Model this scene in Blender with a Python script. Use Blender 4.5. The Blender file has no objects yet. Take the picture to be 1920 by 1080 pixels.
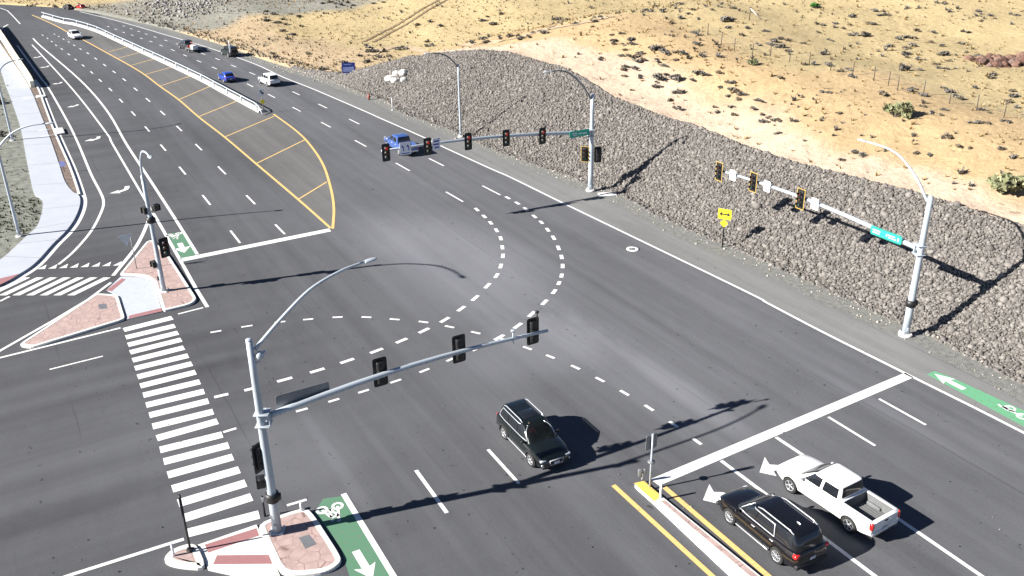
import bpy, bmesh, math, random
import numpy as np
from mathutils import Vector, Matrix

random.seed(7)
rng = np.random.default_rng(11)
sc = bpy.context.scene

# ------------------------------------------------------------------ camera
F, PITCH, ROLL, YAW, CH = 1731.6255, 0.43227978, -0.01450924, 2.08533357, 26.346975
cp, sp = math.cos(PITCH), math.sin(PITCH)
FW = np.array([0, cp, -sp]); r0 = np.array([1, 0, 0.]); u0 = np.array([0, sp, cp])
RT = math.cos(ROLL) * r0 + math.sin(ROLL) * u0
UP = -math.sin(ROLL) * r0 + math.cos(ROLL) * u0
cd = bpy.data.cameras.new('camera'); co = bpy.data.objects.new('camera', cd)
sc.collection.objects.link(co); sc.camera = co
M = Matrix(((RT[0], UP[0], -FW[0], 0), (RT[1], UP[1], -FW[1], 0), (RT[2], UP[2], -FW[2], CH), (0, 0, 0, 1)))
co.matrix_world = M
cd.sensor_width = 36; cd.lens = 36 * F / 1920; cd.clip_start = 0.5; cd.clip_end = 3000

# ------------------------------------------------------------------ light
SUN_AZ, SUN_EL = math.radians(16.9), math.radians(29.3)      # direction the shadows fall, height of the sun
w = bpy.data.worlds.new('World'); sc.world = w; w.use_nodes = True
nt = w.node_tree
sky = nt.nodes.new('ShaderNodeTexSky'); sky.sky_type = 'NISHITA'; sky.sun_disc = False
sky.sun_elevation = SUN_EL; sky.altitude = 1400; sky.air_density = .5; sky.dust_density = .2
sky.sun_rotation = math.atan2(-math.cos(SUN_AZ), -math.sin(SUN_AZ))
bg = nt.nodes['Background']; bg.inputs[1].default_value = 0.05
nt.links.new(sky.outputs[0], bg.inputs[0])
sl = bpy.data.lights.new('sun', 'SUN'); sl.energy = 5.0; sl.angle = math.radians(0.5); sl.color = (1, .955, .88)
so = bpy.data.objects.new('sun', sl); sc.collection.objects.link(so)
sdir = Vector((math.cos(SUN_AZ) * math.cos(SUN_EL), math.sin(SUN_AZ) * math.cos(SUN_EL), -math.sin(SUN_EL)))
so.rotation_euler = sdir.to_track_quat('-Z', 'Y').to_euler(); so.location = (-60, 0, 80)
sc.view_settings.view_transform = 'Standard'; sc.view_settings.look = 'None'
sc.view_settings.exposure = 1.38; sc.view_settings.gamma = 1.0

# ------------------------------------------------------------------ surveying helpers
DR = np.array([math.cos(YAW), math.sin(YAW)])                 # along the highway, away from the camera
NR = np.array([math.sin(YAW), -math.cos(YAW)])                # across it, to the right
def ray(px, py):
    return FW * F + RT * (px - 960) - UP * (py - 540)
def at(px, py, z=0.0):                                        # the spot at height z seen at a pixel of the survey photo
    d = ray(px, py); t = (z - CH) / d[2]
    return np.array([d[0] * t, d[1] * t])
def proj(P):
    v = np.array(P, float) - np.array([0, 0, CH])
    return np.array([960 + F * (v @ RT) / (v @ FW), 540 - F * (v @ UP) / (v @ FW)])
def zat(base, py):
    lo, hi = 0., 16.
    for _ in range(40):
        m = (lo + hi) / 2
        if proj((base[0], base[1], m))[1] > py: lo = m
        else: hi = m
    return lo
def W(al, ac): return DR * al + NR * ac
def ATS(pts, z=0.0): return [at(x, y, z) for x, y in pts]
def smooth(P, n=6):
    P = [np.array(p, float) for p in P]
    if len(P) < 3: return P
    Q = [2 * P[0] - P[1]] + P + [2 * P[-1] - P[-2]]; out = []
    for i in range(1, len(Q) - 2):
        a, b, c, d = Q[i-1], Q[i], Q[i+1], Q[i+2]
        for k in range(n):
            t = k / n
            out.append(.5 * ((2*b) + (c-a)*t + (2*a-5*b+4*c-d)*t*t + (3*b-3*c+d-a)*t**3))
    out.append(P[-1]); return out

# ------------------------------------------------------------------ mesh helpers
class MB:
    def __init__(s): s.v = []; s.f = []; s.m = []; s.sm = []
    def add(s, vs, fs, mi=0, sm=False, X=None):
        o = len(s.v)
        for p in vs:
            p = Vector((p[0], p[1], p[2]))
            s.v.append(tuple(X @ p) if X is not None else tuple(p))
        for f in fs: s.f.append([i + o for i in f]); s.m.append(mi); s.sm.append(sm)
        return s
    def box(s, c, d, mi=0, X=None):
        x, y, z = c; a, b, h = d[0]/2, d[1]/2, d[2]/2
        vs = [(x+i*a, y+j*b, z+k*h) for k in (-1, 1) for j in (-1, 1) for i in (-1, 1)]
        return s.add(vs, [(0,2,3,1),(4,5,7,6),(0,1,5,4),(2,6,7,3),(0,4,6,2),(1,3,7,5)], mi, False, X)
    def rbox(s, c, d, r=.03, mi=0, X=None, seg=2):
        bm = bmesh.new(); bmesh.ops.create_cube(bm, size=1)
        for v in bm.verts: v.co = Vector((v.co.x*d[0]+c[0], v.co.y*d[1]+c[1], v.co.z*d[2]+c[2]))
        bmesh.ops.bevel(bm, geom=list(bm.edges), offset=min(r, min(d)*.45), segments=seg, affect='EDGES', profile=.5)
        bm.verts.index_update()
        s.add([v.co for v in bm.verts], [[v.index for v in f.verts] for f in bm.faces], mi, True, X); bm.free(); return s
    def tube(s, pts, rad, seg=12, mi=0, cap=True, X=None):
        pts = [Vector(p) for p in pts]
        if not hasattr(rad, '__len__'): rad = [rad] * len(pts)
        vs = []; fs = []; ref = None
        for i, p in enumerate(pts):
            t = (pts[min(i+1, len(pts)-1)] - pts[max(i-1, 0)]).normalized()
            if ref is None: ref = Vector((1, 0, 0)) if abs(t.x) < .8 else Vector((0, 1, 0))
            a = (ref - t * ref.dot(t)).normalized(); b = t.cross(a); ref = a
            for k in range(seg):
                an = 2*math.pi*k/seg; vs.append(p + (a*math.cos(an) + b*math.sin(an)) * rad[i])
        for i in range(len(pts)-1):
            for k in range(seg):
                fs.append((i*seg+k, i*seg+(k+1) % seg, (i+1)*seg+(k+1) % seg, (i+1)*seg+k))
        s.add(vs, fs, mi, True, X)
        if cap:
            s.add(vs[:seg], [list(range(seg))[::-1]], mi, False, X); s.add(vs[-seg:], [list(range(seg))], mi, False, X)
        return s
    def lathe(s, prof, seg=24, axis='z', c=(0, 0, 0), mi=0, X=None):
        vs = []; fs = []; n = len(prof)
        for k in range(seg):
            a = 2*math.pi*k/seg
            for r, h in prof:
                u, v = r*math.cos(a), r*math.sin(a)
                q = (u, v, h) if axis == 'z' else ((u, h, v) if axis == 'y' else (h, u, v))
                vs.append((q[0]+c[0], q[1]+c[1], q[2]+c[2]))
        for k in range(seg):
            k2 = (k+1) % seg
            for i in range(n-1): fs.append((k*n+i, k2*n+i, k2*n+i+1, k*n+i+1))
        return s.add(vs, fs, mi, True, X)
    def ball(s, c, d, mi=0, X=None, sub=2):
        bm = bmesh.new(); bmesh.ops.create_icosphere(bm, subdivisions=sub, radius=1)
        bm.verts.index_update()
        s.add([(v.co.x*d[0]+c[0], v.co.y*d[1]+c[1], v.co.z*d[2]+c[2]) for v in bm.verts], [[v.index for v in f.verts] for f in bm.faces], mi, True, X)
        bm.free(); return s
    def prism(s, poly, z0, z1, mi=0, X=None):                 # poly: list of (x,y)
        n = len(poly); vs = [(p[0], p[1], z0) for p in poly] + [(p[0], p[1], z1) for p in poly]
        fs = [list(range(n, 2*n)), list(range(n))[::-1]] + [(i, (i+1) % n, n+(i+1) % n, n+i) for i in range(n)]
        return s.add(vs, fs, mi, False, X)
    def sheet(s, poly, z, mi=0):
        a = sum(poly[i][0]*poly[(i+1) % len(poly)][1]-poly[(i+1) % len(poly)][0]*poly[i][1] for i in range(len(poly)))
        if a < 0: poly = poly[::-1]
        return s.add([(p[0], p[1], z) for p in poly], [list(range(len(poly)))], mi)
    def strip(s, pts, wd, z, mi=0):
        P = [np.array(p, float)[:2] for p in pts]; L = []; Rr = []
        for i, p in enumerate(P):
            t = P[min(i+1, len(P)-1)] - P[max(i-1, 0)]; t = t/np.linalg.norm(t); nn = np.array([-t[1], t[0]])
            L.append(p+nn*wd/2); Rr.append(p-nn*wd/2)
        vs = [(q[0], q[1], z) for q in L+Rr]; n = len(P)
        return s.add(vs, [(n+i, n+i+1, i+1, i) for i in range(n-1)], mi)
    def dash(s, c, t, ln, wd, z, mi=0):
        t = np.array(t)/np.linalg.norm(t); c = np.array(c); return s.strip([c-t*ln/2, c+t*ln/2], wd, z, mi)
    def mesh(s, name, mats):
        me = bpy.data.meshes.new(name); me.from_pydata(s.v, [], s.f)
        for m in (mats if isinstance(mats, (list, tuple)) else [mats]): me.materials.append(m)
        me.polygons.foreach_set('material_index', s.m); me.polygons.foreach_set('use_smooth', s.sm)
        me.update()
        return me
def flat_normals(me):
    bm = bmesh.new(); bm.from_mesh(me); bmesh.ops.remove_doubles(bm, verts=bm.verts, dist=1e-5)
    bmesh.ops.recalc_face_normals(bm, faces=bm.faces); bm.to_mesh(me); bm.free()
def tag(o, label=None, cat=None, group=None, kind=None):
    for k, v in (('label', label), ('category', cat), ('group', group), ('kind', kind)):
        if v: o[k] = v
    return o
def link(name, data, parent=None, loc=(0, 0, 0), rz=0.0, **k):
    o = bpy.data.objects.new(name, data); sc.collection.objects.link(o)
    o.location = (loc[0], loc[1], loc[2]); o.rotation_euler = (0, 0, rz)
    if parent is not None: o.parent = parent
    return tag(o, **k)
def put(name, mb, mats, parent=None, loc=(0, 0, 0), rz=0.0, fix=True, **k):
    me = mb.mesh(name, mats)
    if fix: flat_normals(me)
    return link(name, me, parent, loc, rz, **k)
def empty(name, xy, rz=0.0, z=0.0, **k):
    return link(name, None, None, (xy[0], xy[1], z), rz, **k)
def sharp(me, deg=35):
    try: me.set_sharp_from_angle(angle=math.radians(deg))
    except Exception: pass

# ------------------------------------------------------------------ materials
def nodes(name):
    m = bpy.data.materials.new(name); m.use_nodes = True; n = m.node_tree
    return m, n, n.nodes['Principled BSDF'], n.links
def rgb(c): return (c[0], c[1], c[2], 1)
def mat(name, c, rough=.6, metal=0., var=.12, scale=3., bump=0., bscale=40., spec=.5, coat=0.):
    m, n, b, L = nodes(name)
    b.inputs['Roughness'].default_value = rough; b.inputs['Metallic'].default_value = metal
    b.inputs['Specular IOR Level'].default_value = spec; b.inputs['Coat Weight'].default_value = coat
    b.inputs['Coat Roughness'].default_value = .03
    tc = n.nodes.new('ShaderNodeTexCoord'); no = n.nodes.new('ShaderNodeTexNoise')
    no.inputs['Scale'].default_value = scale; no.inputs['Detail'].default_value = 6; no.inputs['Roughness'].default_value = .65
    L.new(tc.outputs['Object'], no.inputs['Vector'])
    cr = n.nodes.new('ShaderNodeValToRGB'); cr.color_ramp.elements[0].position = .3; cr.color_ramp.elements[1].position = .72
    cr.color_ramp.elements[0].color = rgb([x*(1-var) for x in c]); cr.color_ramp.elements[1].color = rgb([min(1, x*(1+var)) for x in c])
    L.new(no.outputs[0], cr.inputs[0]); L.new(cr.outputs[0], b.inputs['Base Color'])
    if bump:
        n2 = n.nodes.new('ShaderNodeTexNoise'); n2.inputs['Scale'].default_value = bscale; n2.inputs['Detail'].default_value = 4
        L.new(tc.outputs['Object'], n2.inputs['Vector'])
        bp = n.nodes.new('ShaderNodeBump'); bp.inputs['Strength'].default_value = bump; bp.inputs['Distance'].default_value = .05
        L.new(n2.outputs[0], bp.inputs['Height']); L.new(bp.outputs[0], b.inputs['Normal'])
    return m
def mathn(n, op, a, b=None, c=None, clamp=False):
    x = n.nodes.new('ShaderNodeMath'); x.operation = op; x.use_clamp = clamp
    for i, q in enumerate((a, b, c)):
        if q is None: continue
        if isinstance(q, (int, float)): x.inputs[i].default_value = q
        else: n.links.new(q, x.inputs[i])
    return x.outputs[0]
def ramp(n, src, a, b):
    x = n.nodes.new('ShaderNodeMapRange'); x.inputs[1].default_value = a; x.inputs[2].default_value = b
    n.links.new(src, x.inputs[0]); return x.outputs[0]
def ramp2(n, src, a, b, c, d):
    x = n.nodes.new('ShaderNodeMapRange'); x.inputs[1].default_value = a; x.inputs[2].default_value = b; x.inputs[3].default_value = c; x.inputs[4].default_value = d
    n.links.new(src, x.inputs[0]); return x.outputs[0]
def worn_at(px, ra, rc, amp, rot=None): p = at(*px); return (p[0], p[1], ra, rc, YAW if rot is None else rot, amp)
def asphalt(name, base, tint=(1, 1, 1.02), worn=None):
    m, n, b, L = nodes(name)
    tc = n.nodes.new('ShaderNodeTexCoord')
    mp = n.nodes.new('ShaderNodeMapping'); mp.inputs['Rotation'].default_value = (0, 0, -YAW); L.new(tc.outputs['Object'], mp.inputs[0])
    def noise(vec, sx, sy, sz, detail=4, rough=.6):
        q = n.nodes.new('ShaderNodeMapping'); q.inputs['Scale'].default_value = (sx, sy, sz); L.new(vec, q.inputs[0])
        t = n.nodes.new('ShaderNodeTexNoise'); t.inputs['Scale'].default_value = 1; t.inputs['Detail'].default_value = detail
        t.inputs['Roughness'].default_value = rough; L.new(q.outputs[0], t.inputs['Vector']); return t.outputs[0]
    v = mp.outputs[0]
    sep = n.nodes.new('ShaderNodeSeparateXYZ'); L.new(v, sep.inputs[0])
    streak_a = noise(v, .014, .7, 1, 3, .6)                   # tyre-polished bands along the highway
    streak_c = noise(v, .55, .02, 1, 3, .55)                   # and along the cross street
    k = ramp(n, sep.outputs[1], -17., -7.)                     # across (negative y is right)
    mx = n.nodes.new('ShaderNodeMix'); L.new(k, mx.inputs[0]); L.new(streak_a, mx.inputs[2]); L.new(streak_c, mx.inputs[3])
    big = noise(v, .035, .06, 1, 3, .5); fine = noise(v, 9, 9, 9, 4, .8); mid = noise(v, .5, .9, 1, 5, .65)
    fac = mathn(n, 'MULTIPLY_ADD', mx.outputs[0], .62, .42)
    fac = mathn(n, 'ADD', fac, mathn(n, 'MULTIPLY_ADD', big, .62, -.31))
    fac = mathn(n, 'ADD', fac, mathn(n, 'MULTIPLY_ADD', fine, .42, -.21))
    fac = mathn(n, 'ADD', fac, mathn(n, 'MULTIPLY_ADD', mid, .22, -.11))
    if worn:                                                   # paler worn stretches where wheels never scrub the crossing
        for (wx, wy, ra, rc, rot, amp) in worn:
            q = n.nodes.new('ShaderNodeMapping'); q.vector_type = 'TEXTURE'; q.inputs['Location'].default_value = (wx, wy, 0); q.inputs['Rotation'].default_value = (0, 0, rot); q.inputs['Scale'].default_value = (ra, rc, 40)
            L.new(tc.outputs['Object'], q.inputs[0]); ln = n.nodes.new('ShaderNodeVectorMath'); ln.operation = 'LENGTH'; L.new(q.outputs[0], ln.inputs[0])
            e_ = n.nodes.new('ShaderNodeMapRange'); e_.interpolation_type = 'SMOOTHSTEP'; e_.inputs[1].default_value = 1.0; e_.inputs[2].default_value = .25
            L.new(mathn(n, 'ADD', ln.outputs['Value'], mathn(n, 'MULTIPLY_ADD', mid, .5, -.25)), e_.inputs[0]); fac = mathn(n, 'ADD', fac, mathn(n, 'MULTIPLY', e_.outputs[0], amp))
        fac = mathn(n, 'MULTIPLY', fac, ramp2(n, sep.outputs[1], -6., -34., .8, 1.14))  # newer cross street darker; brighter reflection to the right put into the colour
    # drips of oil along the lanes
    sp1 = noise(v, 2.2, 3.2, 1, 2, .5); lane = noise(v, .05, .8, 1, 2, .5)
    o1 = ramp(n, sp1, .66, .72); o2 = ramp(n, lane, .52, .62)
    oil = mathn(n, 'MULTIPLY', mathn(n, 'MULTIPLY', o1, o2), .6)
    fac = mathn(n, 'MULTIPLY', fac, mathn(n, 'SUBTRACT', 1.0, oil))
    # hairline sealed cracks along the paving joints
    wob = noise(v, .12, .12, 1, 3, .6)
    jy = mathn(n, 'ADD', sep.outputs[1], mathn(n, 'MULTIPLY', wob, .55))
    jm = mathn(n, 'PINGPONG', jy, 3.66)
    crack = mathn(n, 'MULTIPLY', ramp(n, jm, .05, .0), mathn(n, 'MULTIPLY', ramp(n, noise(v, .06, .2, 1, 2), .48, .56), .35))
    fac = mathn(n, 'MULTIPLY', fac, mathn(n, 'SUBTRACT', 1.0, crack))
    col = n.nodes.new('ShaderNodeMix'); col.data_type = 'RGBA'; col.blend_type = 'MULTIPLY'; col.inputs[0].default_value = 1
    cc = n.nodes.new('ShaderNodeCombineColor')
    for i in range(3): L.new(fac, cc.inputs[i])
    L.new(cc.outputs[0], col.inputs[6]); col.inputs[7].default_value = rgb([base*t for t in tint])
    L.new(col.outputs[2], b.inputs['Base Color']); b.inputs['Roughness'].default_value = .85; b.inputs['Specular IOR Level'].default_value = .3
    bp = n.nodes.new('ShaderNodeBump'); bp.inputs['Strength'].default_value = .35; bp.inputs['Distance'].default_value = .02
    L.new(noise(v, 25, 25, 25, 3, .7), bp.inputs['Height']); L.new(bp.outputs[0], b.inputs['Normal'])
    return m
def paint(name, c, wear=.16):
    m, n, b, L = nodes(name)
    tc = n.nodes.new('ShaderNodeTexCoord'); t = n.nodes.new('ShaderNodeTexNoise'); t.inputs['Scale'].default_value = 5; t.inputs['Detail'].default_value = 8
    t.inputs['Roughness'].default_value = .75; L.new(tc.outputs['Object'], t.inputs['Vector'])
    k = ramp(n, t.outputs[0], .53, .7); k = mathn(n, 'MULTIPLY', k, wear*3)
    mx = n.nodes.new('ShaderNodeMix'); mx.data_type = 'RGBA'; L.new(k, mx.inputs[0])
    mx.inputs[6].default_value = rgb(c); mx.inputs[7].default_value = (.16, .16, .16, 1)
    L.new(mx.outputs[2], b.inputs['Base Color']); b.inputs['Roughness'].default_value = .7; return m
def island_mat(name, ramp_cols, rough=.9):
    m, n, b, L = nodes(name)
    g = n.nodes.new('ShaderNodeNewGeometry'); cr = n.nodes.new('ShaderNodeValToRGB')
    el = cr.color_ramp.elements
    el[0].position = 0; el[0].color = rgb(ramp_cols[0]); el[1].position = 1; el[1].color = rgb(ramp_cols[-1])
    for i, c in enumerate(ramp_cols[1:-1]): e = el.new((i+1)/(len(ramp_cols)-1)); e.color = rgb(c)
    L.new(g.outputs['Random Per Island'], cr.inputs[0]); L.new(cr.outputs[0], b.inputs['Base Color'])
    b.inputs['Roughness'].default_value = rough; b.inputs['Specular IOR Level'].default_value = .2; return m
def slab_mat(name, c, joint=(.3, .12, .1)):                    # stamped coloured concrete: irregular flagstones
    m, n, b, L = nodes(name)
    tc = n.nodes.new('ShaderNodeTexCoord'); v = n.nodes.new('ShaderNodeTexVoronoi'); v.feature = 'DISTANCE_TO_EDGE'; v.inputs['Scale'].default_value = 1.7
    L.new(tc.outputs['Object'], v.inputs['Vector'])
    t = n.nodes.new('ShaderNodeTexNoise'); t.inputs['Scale'].default_value = 2.5; t.inputs['Detail'].default_value = 6; L.new(tc.outputs['Object'], t.inputs['Vector'])
    cr = n.nodes.new('ShaderNodeValToRGB'); cr.color_ramp.elements[0].color = rgb([x*.82 for x in c]); cr.color_ramp.elements[1].color = rgb([x*1.15 for x in c])
    cr.color_ramp.elements[0].position = .3; cr.color_ramp.elements[1].position = .7
    L.new(t.outputs[0], cr.inputs[0])
    k = ramp(n, v.outputs['Distance'], .05, .0); k = mathn(n, 'MULTIPLY', k, mathn(n, 'MULTIPLY', ramp(n, t.outputs[0], .38, .6), .9))
    mx = n.nodes.new('ShaderNodeMix'); mx.data_type = 'RGBA'; L.new(k, mx.inputs[0]); L.new(cr.outputs[0], mx.inputs[6]); mx.inputs[7].default_value = rgb(joint)
    L.new(mx.outputs[2], b.inputs['Base Color']); b.inputs['Roughness'].default_value = .85
    return m
MAT = dict(
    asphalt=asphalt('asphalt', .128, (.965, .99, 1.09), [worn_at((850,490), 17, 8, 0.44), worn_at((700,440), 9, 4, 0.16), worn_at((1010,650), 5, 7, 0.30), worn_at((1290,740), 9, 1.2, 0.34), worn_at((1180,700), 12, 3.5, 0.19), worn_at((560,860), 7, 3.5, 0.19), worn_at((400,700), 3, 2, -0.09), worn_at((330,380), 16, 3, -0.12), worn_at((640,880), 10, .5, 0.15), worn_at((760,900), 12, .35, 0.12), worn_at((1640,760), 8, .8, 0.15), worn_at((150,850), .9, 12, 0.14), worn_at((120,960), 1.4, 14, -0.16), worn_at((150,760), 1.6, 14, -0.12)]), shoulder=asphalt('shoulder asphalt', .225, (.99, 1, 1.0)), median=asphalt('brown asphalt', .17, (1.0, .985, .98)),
    white=paint('white road paint', (.7, .7, .7), .24), yellow=paint('yellow road paint', (.7, .46, .17), .24), green=paint('green bike lane', (.085, .2, .12), .4),
    greenb=paint('bright green bike lane', (.12, .35, .19), .4),
    concrete=mat('concrete', (.62, .61, .6), .85, var=.08, scale=1.2), kerb=mat('kerb concrete', (.66, .65, .62), .85, var=.1, scale=2),
    walk=mat('sidewalk concrete', (.4, .425, .48), .85, var=.06, scale=.6), joint=mat('joint', (.2, .2, .21), .9),
    pink=slab_mat('pink stamped concrete', (.39, .285, .265), (.13, .075, .07)), warn=mat('red warning strip', (.3, .14, .145), .8, var=.08, scale=6),
    nose=paint('yellow nose paint', (.75, .5, .1), .3),
    galv=mat('galvanised steel', (.44, .49, .54), .5, .25, var=.06, scale=1.2), galvd=mat('weathered and shade-dark steel', (.2, .21, .22), .6, .4, var=.1),
    black=mat('black signal housing', (.012, .012, .013), .5, var=.2), blackm=mat('black rubber', (.02, .02, .02), .85, var=.15),
    sigyellow=mat('yellow reflective border', (.5, .33, .07), .6, var=.05),
    red_off=mat('red lens unlit', (.14, .01, .01), .2), amber_off=mat('amber lens unlit', (.16, .07, .01), .2), green_off=mat('green lens unlit', (.02, .1, .06), .2),
    signwhite=mat('white sign sheet', (.78, .79, .82), .5, var=.03), signgreen=mat('green sign sheet', (.02, .42, .30), .5, var=.05), signyellow=mat('yellow sign sheet', (.85, .72, .02), .5, var=.04),
    signblue=mat('blue sign sheet', (.03, .06, .34), .5, var=.05), signback=mat('aluminium sign back', (.22, .23, .24), .5, .4), mark=mat('black sign legend', (.015, .015, .015), .6),
    litter=mat('red plastic', (.26, .08, .055), .6),
)
print('materials ok')

# ================================================================== SETTING: terrain to the right of the highway
TOE_PX = [(1915,705),(1810,652),(1762,627),(1680,592),(1565,540),(1435,482),(1395,465),(1335,442),(1242,400),(1192,372),(1160,357),(1102,338),(1047,317),
          (960,287),(880,252),(855,240),(767,210),(732,187),(687,174),(652,162),(620,150),(590,141),(550,130),(500,115),(445,95),(407,82),(370,71),(342,63),(305,53),(275,45.5),(240,38),(180,25),(110,14),(40,10.5),(0,8)]
_t = sorted([(float(p @ DR), float(p @ NR)) for p in ATS(TOE_PX)])
TAL = np.array([-60.] + [a for a, b in _t] + [262., 330.]); TAC = np.array([48.5] + [b for a, b in _t] + [-24., -110.])
def toe(al): return np.interp(al, TAL, TAC)
EDGE_PX = [(2300,1015),(1920,812),(1697,700),(1547,625),(1440,569),(1385,540),(1062,384),(960,334),(917,315),(823,272),(794,257.5),(709,220),(687,210),(587,167),(530,144.5),(480,121),(413,97),(360,80),(305,64),(275,55),(215,38),(150,22)]
EDGE = smooth(ATS(EDGE_PX), 5)
_e = sorted([(float(p @ DR), float(p @ NR)) for p in EDGE]); EAL = np.array([-60.] + [a for a, b in _e]); EAC = np.array([41.2] + [b for a, b in _e])
K = .65
CREST_PX = [(640,139),(700,124),(760,108),(830,99),(900,94),(950,97),(1000,112),(1060,128),(1100,150),(1150,183),(1250,222),(1380,268),(1500,308),(1620,338),(1740,368),(1830,398),(1915,424)]
cal, chh = [], []
for q in CREST_PX:
    d = ray(*q); best = None
    for t in np.linspace(30, 200, 3400) / F:
        P = d * t; z = CH + P[2]; al = P[:2] @ DR; dd = P[:2] @ NR - toe(al)
        if dd > 0 and z <= K * dd: best = (al, z); break
    if best: cal.append(best[0]); chh.append(max(.3, best[1]))
_o = np.argsort(cal); CAL = np.array(cal)[_o]; CHH = np.array(chh)[_o]
CAL = np.concatenate([[-60, 10], CAL, [CAL[-1] + 8, 400]]); CHH = np.concatenate([[5, 5], CHH, [.25, .25]])
def crest(al): return np.interp(al, CAL, CHH)
def sstep(x): x = np.clip(x, 0, 1); return x * x * (3 - 2 * x)
def hill(al, d):
    al = np.asarray(al, float); d = np.asarray(d, float)
    hc = crest(al); dc = hc / K; e = np.maximum(d - dc, 0)
    z = np.minimum(d, dc) * K
    near = sstep((128 - al) / 25)
    bank = 1.3 * sstep(e / 14) * near
    far = .055 * np.minimum(e, 70) * (1 - near)
    z = z + bank + far + .03 * e * near + .012 * np.maximum(e - 60, 0)
    rill = .16 * (np.sin(al * 1.15 + .35 * d + np.sin(al * .3) * 1.5) + .6 * np.sin(al * 2.3 - .2 * d)) * sstep(e / 2) * sstep((18 - e) / 12) * near
    un = np.sin(al * .11 + d * .05) * .5 + np.sin(al * .043 - d * .12 + 1.3) * .6 + np.sin(al * .31 + d * .27) * .12 + np.sin(d * .42 - al * .17) * .12
    return z + un * sstep(e / 18) * .8 + rill
def hit(px, py):                                               # the spot on the hillside seen at a survey pixel
    d = ray(px, py); lo = None
    ts = np.linspace(25, 420, 2400) / F
    P = d[None, :] * ts[:, None]; al = P[:, :2] @ DR; dd = P[:, :2] @ NR - toe(al)
    h = np.where(dd > 0, hill(al, dd), 0.)
    k = np.nonzero(CH + P[:, 2] <= h)[0]
    i = k[0] if len(k) else len(ts) - 1
    return np.array([P[i, 0], P[i, 1], h[i]])
def hpoint(al, d): p = W(al, toe(al) + d); return np.array([p[0], p[1], float(hill(al, d))])

als = np.concatenate([np.arange(-30, 140, .9), np.arange(140, 322, 1.6)])
dsv = np.concatenate([np.arange(0, 13, .45), np.arange(13, 60, .9), np.arange(60, 200, 2.5), [215, 240, 280, 340, 420]])
AL, DD = np.meshgrid(als, dsv, indexing='ij'); Z = hill(AL, DD) - .02
TO = toe(als)[:, None] + DD
X = DR[0] * AL + NR[0] * TO; Y = DR[1] * AL + NR[1] * TO
na, nd = AL.shape; idx = np.arange(na * nd).reshape(na, nd)
fq = np.stack([idx[:-1, :-1], idx[:-1, 1:], idx[1:, 1:], idx[1:, :-1]], -1).reshape(-1, 4)[:, ::-1]
me = bpy.data.meshes.new('hillside'); me.from_pydata(np.stack([X, Y, Z], -1).reshape(-1, 3).tolist(), [], fq.tolist())
me.polygons.foreach_set('use_smooth', [True] * len(me.polygons))
hc = crest(AL); e = DD - hc / K
wn = (np.sin(AL * .35) + np.sin(AL * .13 + DD * .3) + np.sin(DD * .5 - AL * .21)) / 3
grass = np.array([.415, .33, .185]); orange = np.array([.42, .305, .175]); pale = np.array([.51, .40, .31]); rockb = np.array([.12, .11, .102]); gravelc = np.array([.23, .225, .195]); dun = np.array([.39, .3, .195])
col = np.zeros((na, nd, 3)) + grass
nearm = sstep((122 - AL) / 10)[..., None]
mo = (1 - sstep((e - 15 - 7 * wn) / 8))[..., None] * nearm; col = col * (1 - mo * .9) + orange * mo * .9
pz = sstep(1 - np.abs(AL - 78) / 40)
mp_ = (1 - sstep((e - (1.6 + 4.2 * pz) - 2.5 * wn) / 4))[..., None] * nearm; col = col * (1 - mp_ * .9) + pale * mp_ * .9
md = ((1 - sstep((DD - 9 - 4 * wn) / 8)) * sstep((AL - 118) / 6) * (1 - sstep((AL - 178) / 8)))[..., None]; col = col * (1 - md) + dun * md
mg = (sstep((AL - 168 - 6 * wn) / 8) * (1 - sstep((DD - 34 - 8 * wn) / 12)) * (1 - sstep((AL - 212) / 10)))[..., None]; col = col * (1 - mg) + gravelc * mg
mr = (1 - sstep((e + .15) / .3))[..., None] * nearm; col = col * (1 - mr) + rockb * mr
ca = me.color_attributes.new('soil', 'FLOAT_COLOR', 'POINT')
ca.data.foreach_set('color', np.concatenate([col, np.ones((na, nd, 1))], -1).reshape(-1).astype(np.float32))
m, n, b, L = nodes('dry hillside soil')
at_ = n.nodes.new('ShaderNodeAttribute'); at_.attribute_name = 'soil'; tc = n.nodes.new('ShaderNodeTexCoord')
def nz(s, dt=5, ro=.65, st=(1, 1, 1)):
    q = n.nodes.new('ShaderNodeMapping'); q.inputs['Scale'].default_value = st; q.inputs['Rotation'].default_value = (0, 0, .4); L.new(tc.outputs['Object'], q.inputs[0])
    t = n.nodes.new('ShaderNodeTexNoise'); t.inputs['Scale'].default_value = s; t.inputs['Detail'].default_value = dt; t.inputs['Roughness'].default_value = ro
    L.new(q.outputs[0], t.inputs['Vector']); return t.outputs[0]
f1 = mathn(n, 'MULTIPLY_ADD', nz(.09, 6), .55, .74); f2 = mathn(n, 'MULTIPLY_ADD', nz(1.6, 6, .75), .75, .63); f3 = mathn(n, 'MULTIPLY_ADD', nz(.5, 5, .7, (1, .35, 1)), .5, .75)
spots = mathn(n, 'SUBTRACT', 1, mathn(n, 'MULTIPLY', ramp(n, nz(1.1, 3, .6), .63, .7), .42))
fa = mathn(n, 'MULTIPLY', mathn(n, 'MULTIPLY', f1, f2), mathn(n, 'MULTIPLY', f3, spots))
cc = n.nodes.new('ShaderNodeCombineColor'); [L.new(fa, cc.inputs[i]) for i in range(3)]
mx = n.nodes.new('ShaderNodeMix'); mx.data_type = 'RGBA'; mx.blend_type = 'MULTIPLY'; mx.inputs[0].default_value = 1
L.new(at_.outputs['Color'], mx.inputs[6]); L.new(cc.outputs[0], mx.inputs[7]); L.new(mx.outputs[2], b.inputs['Base Color']); b.inputs['Roughness'].default_value = .95
b.inputs['Specular IOR Level'].default_value = .1
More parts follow.
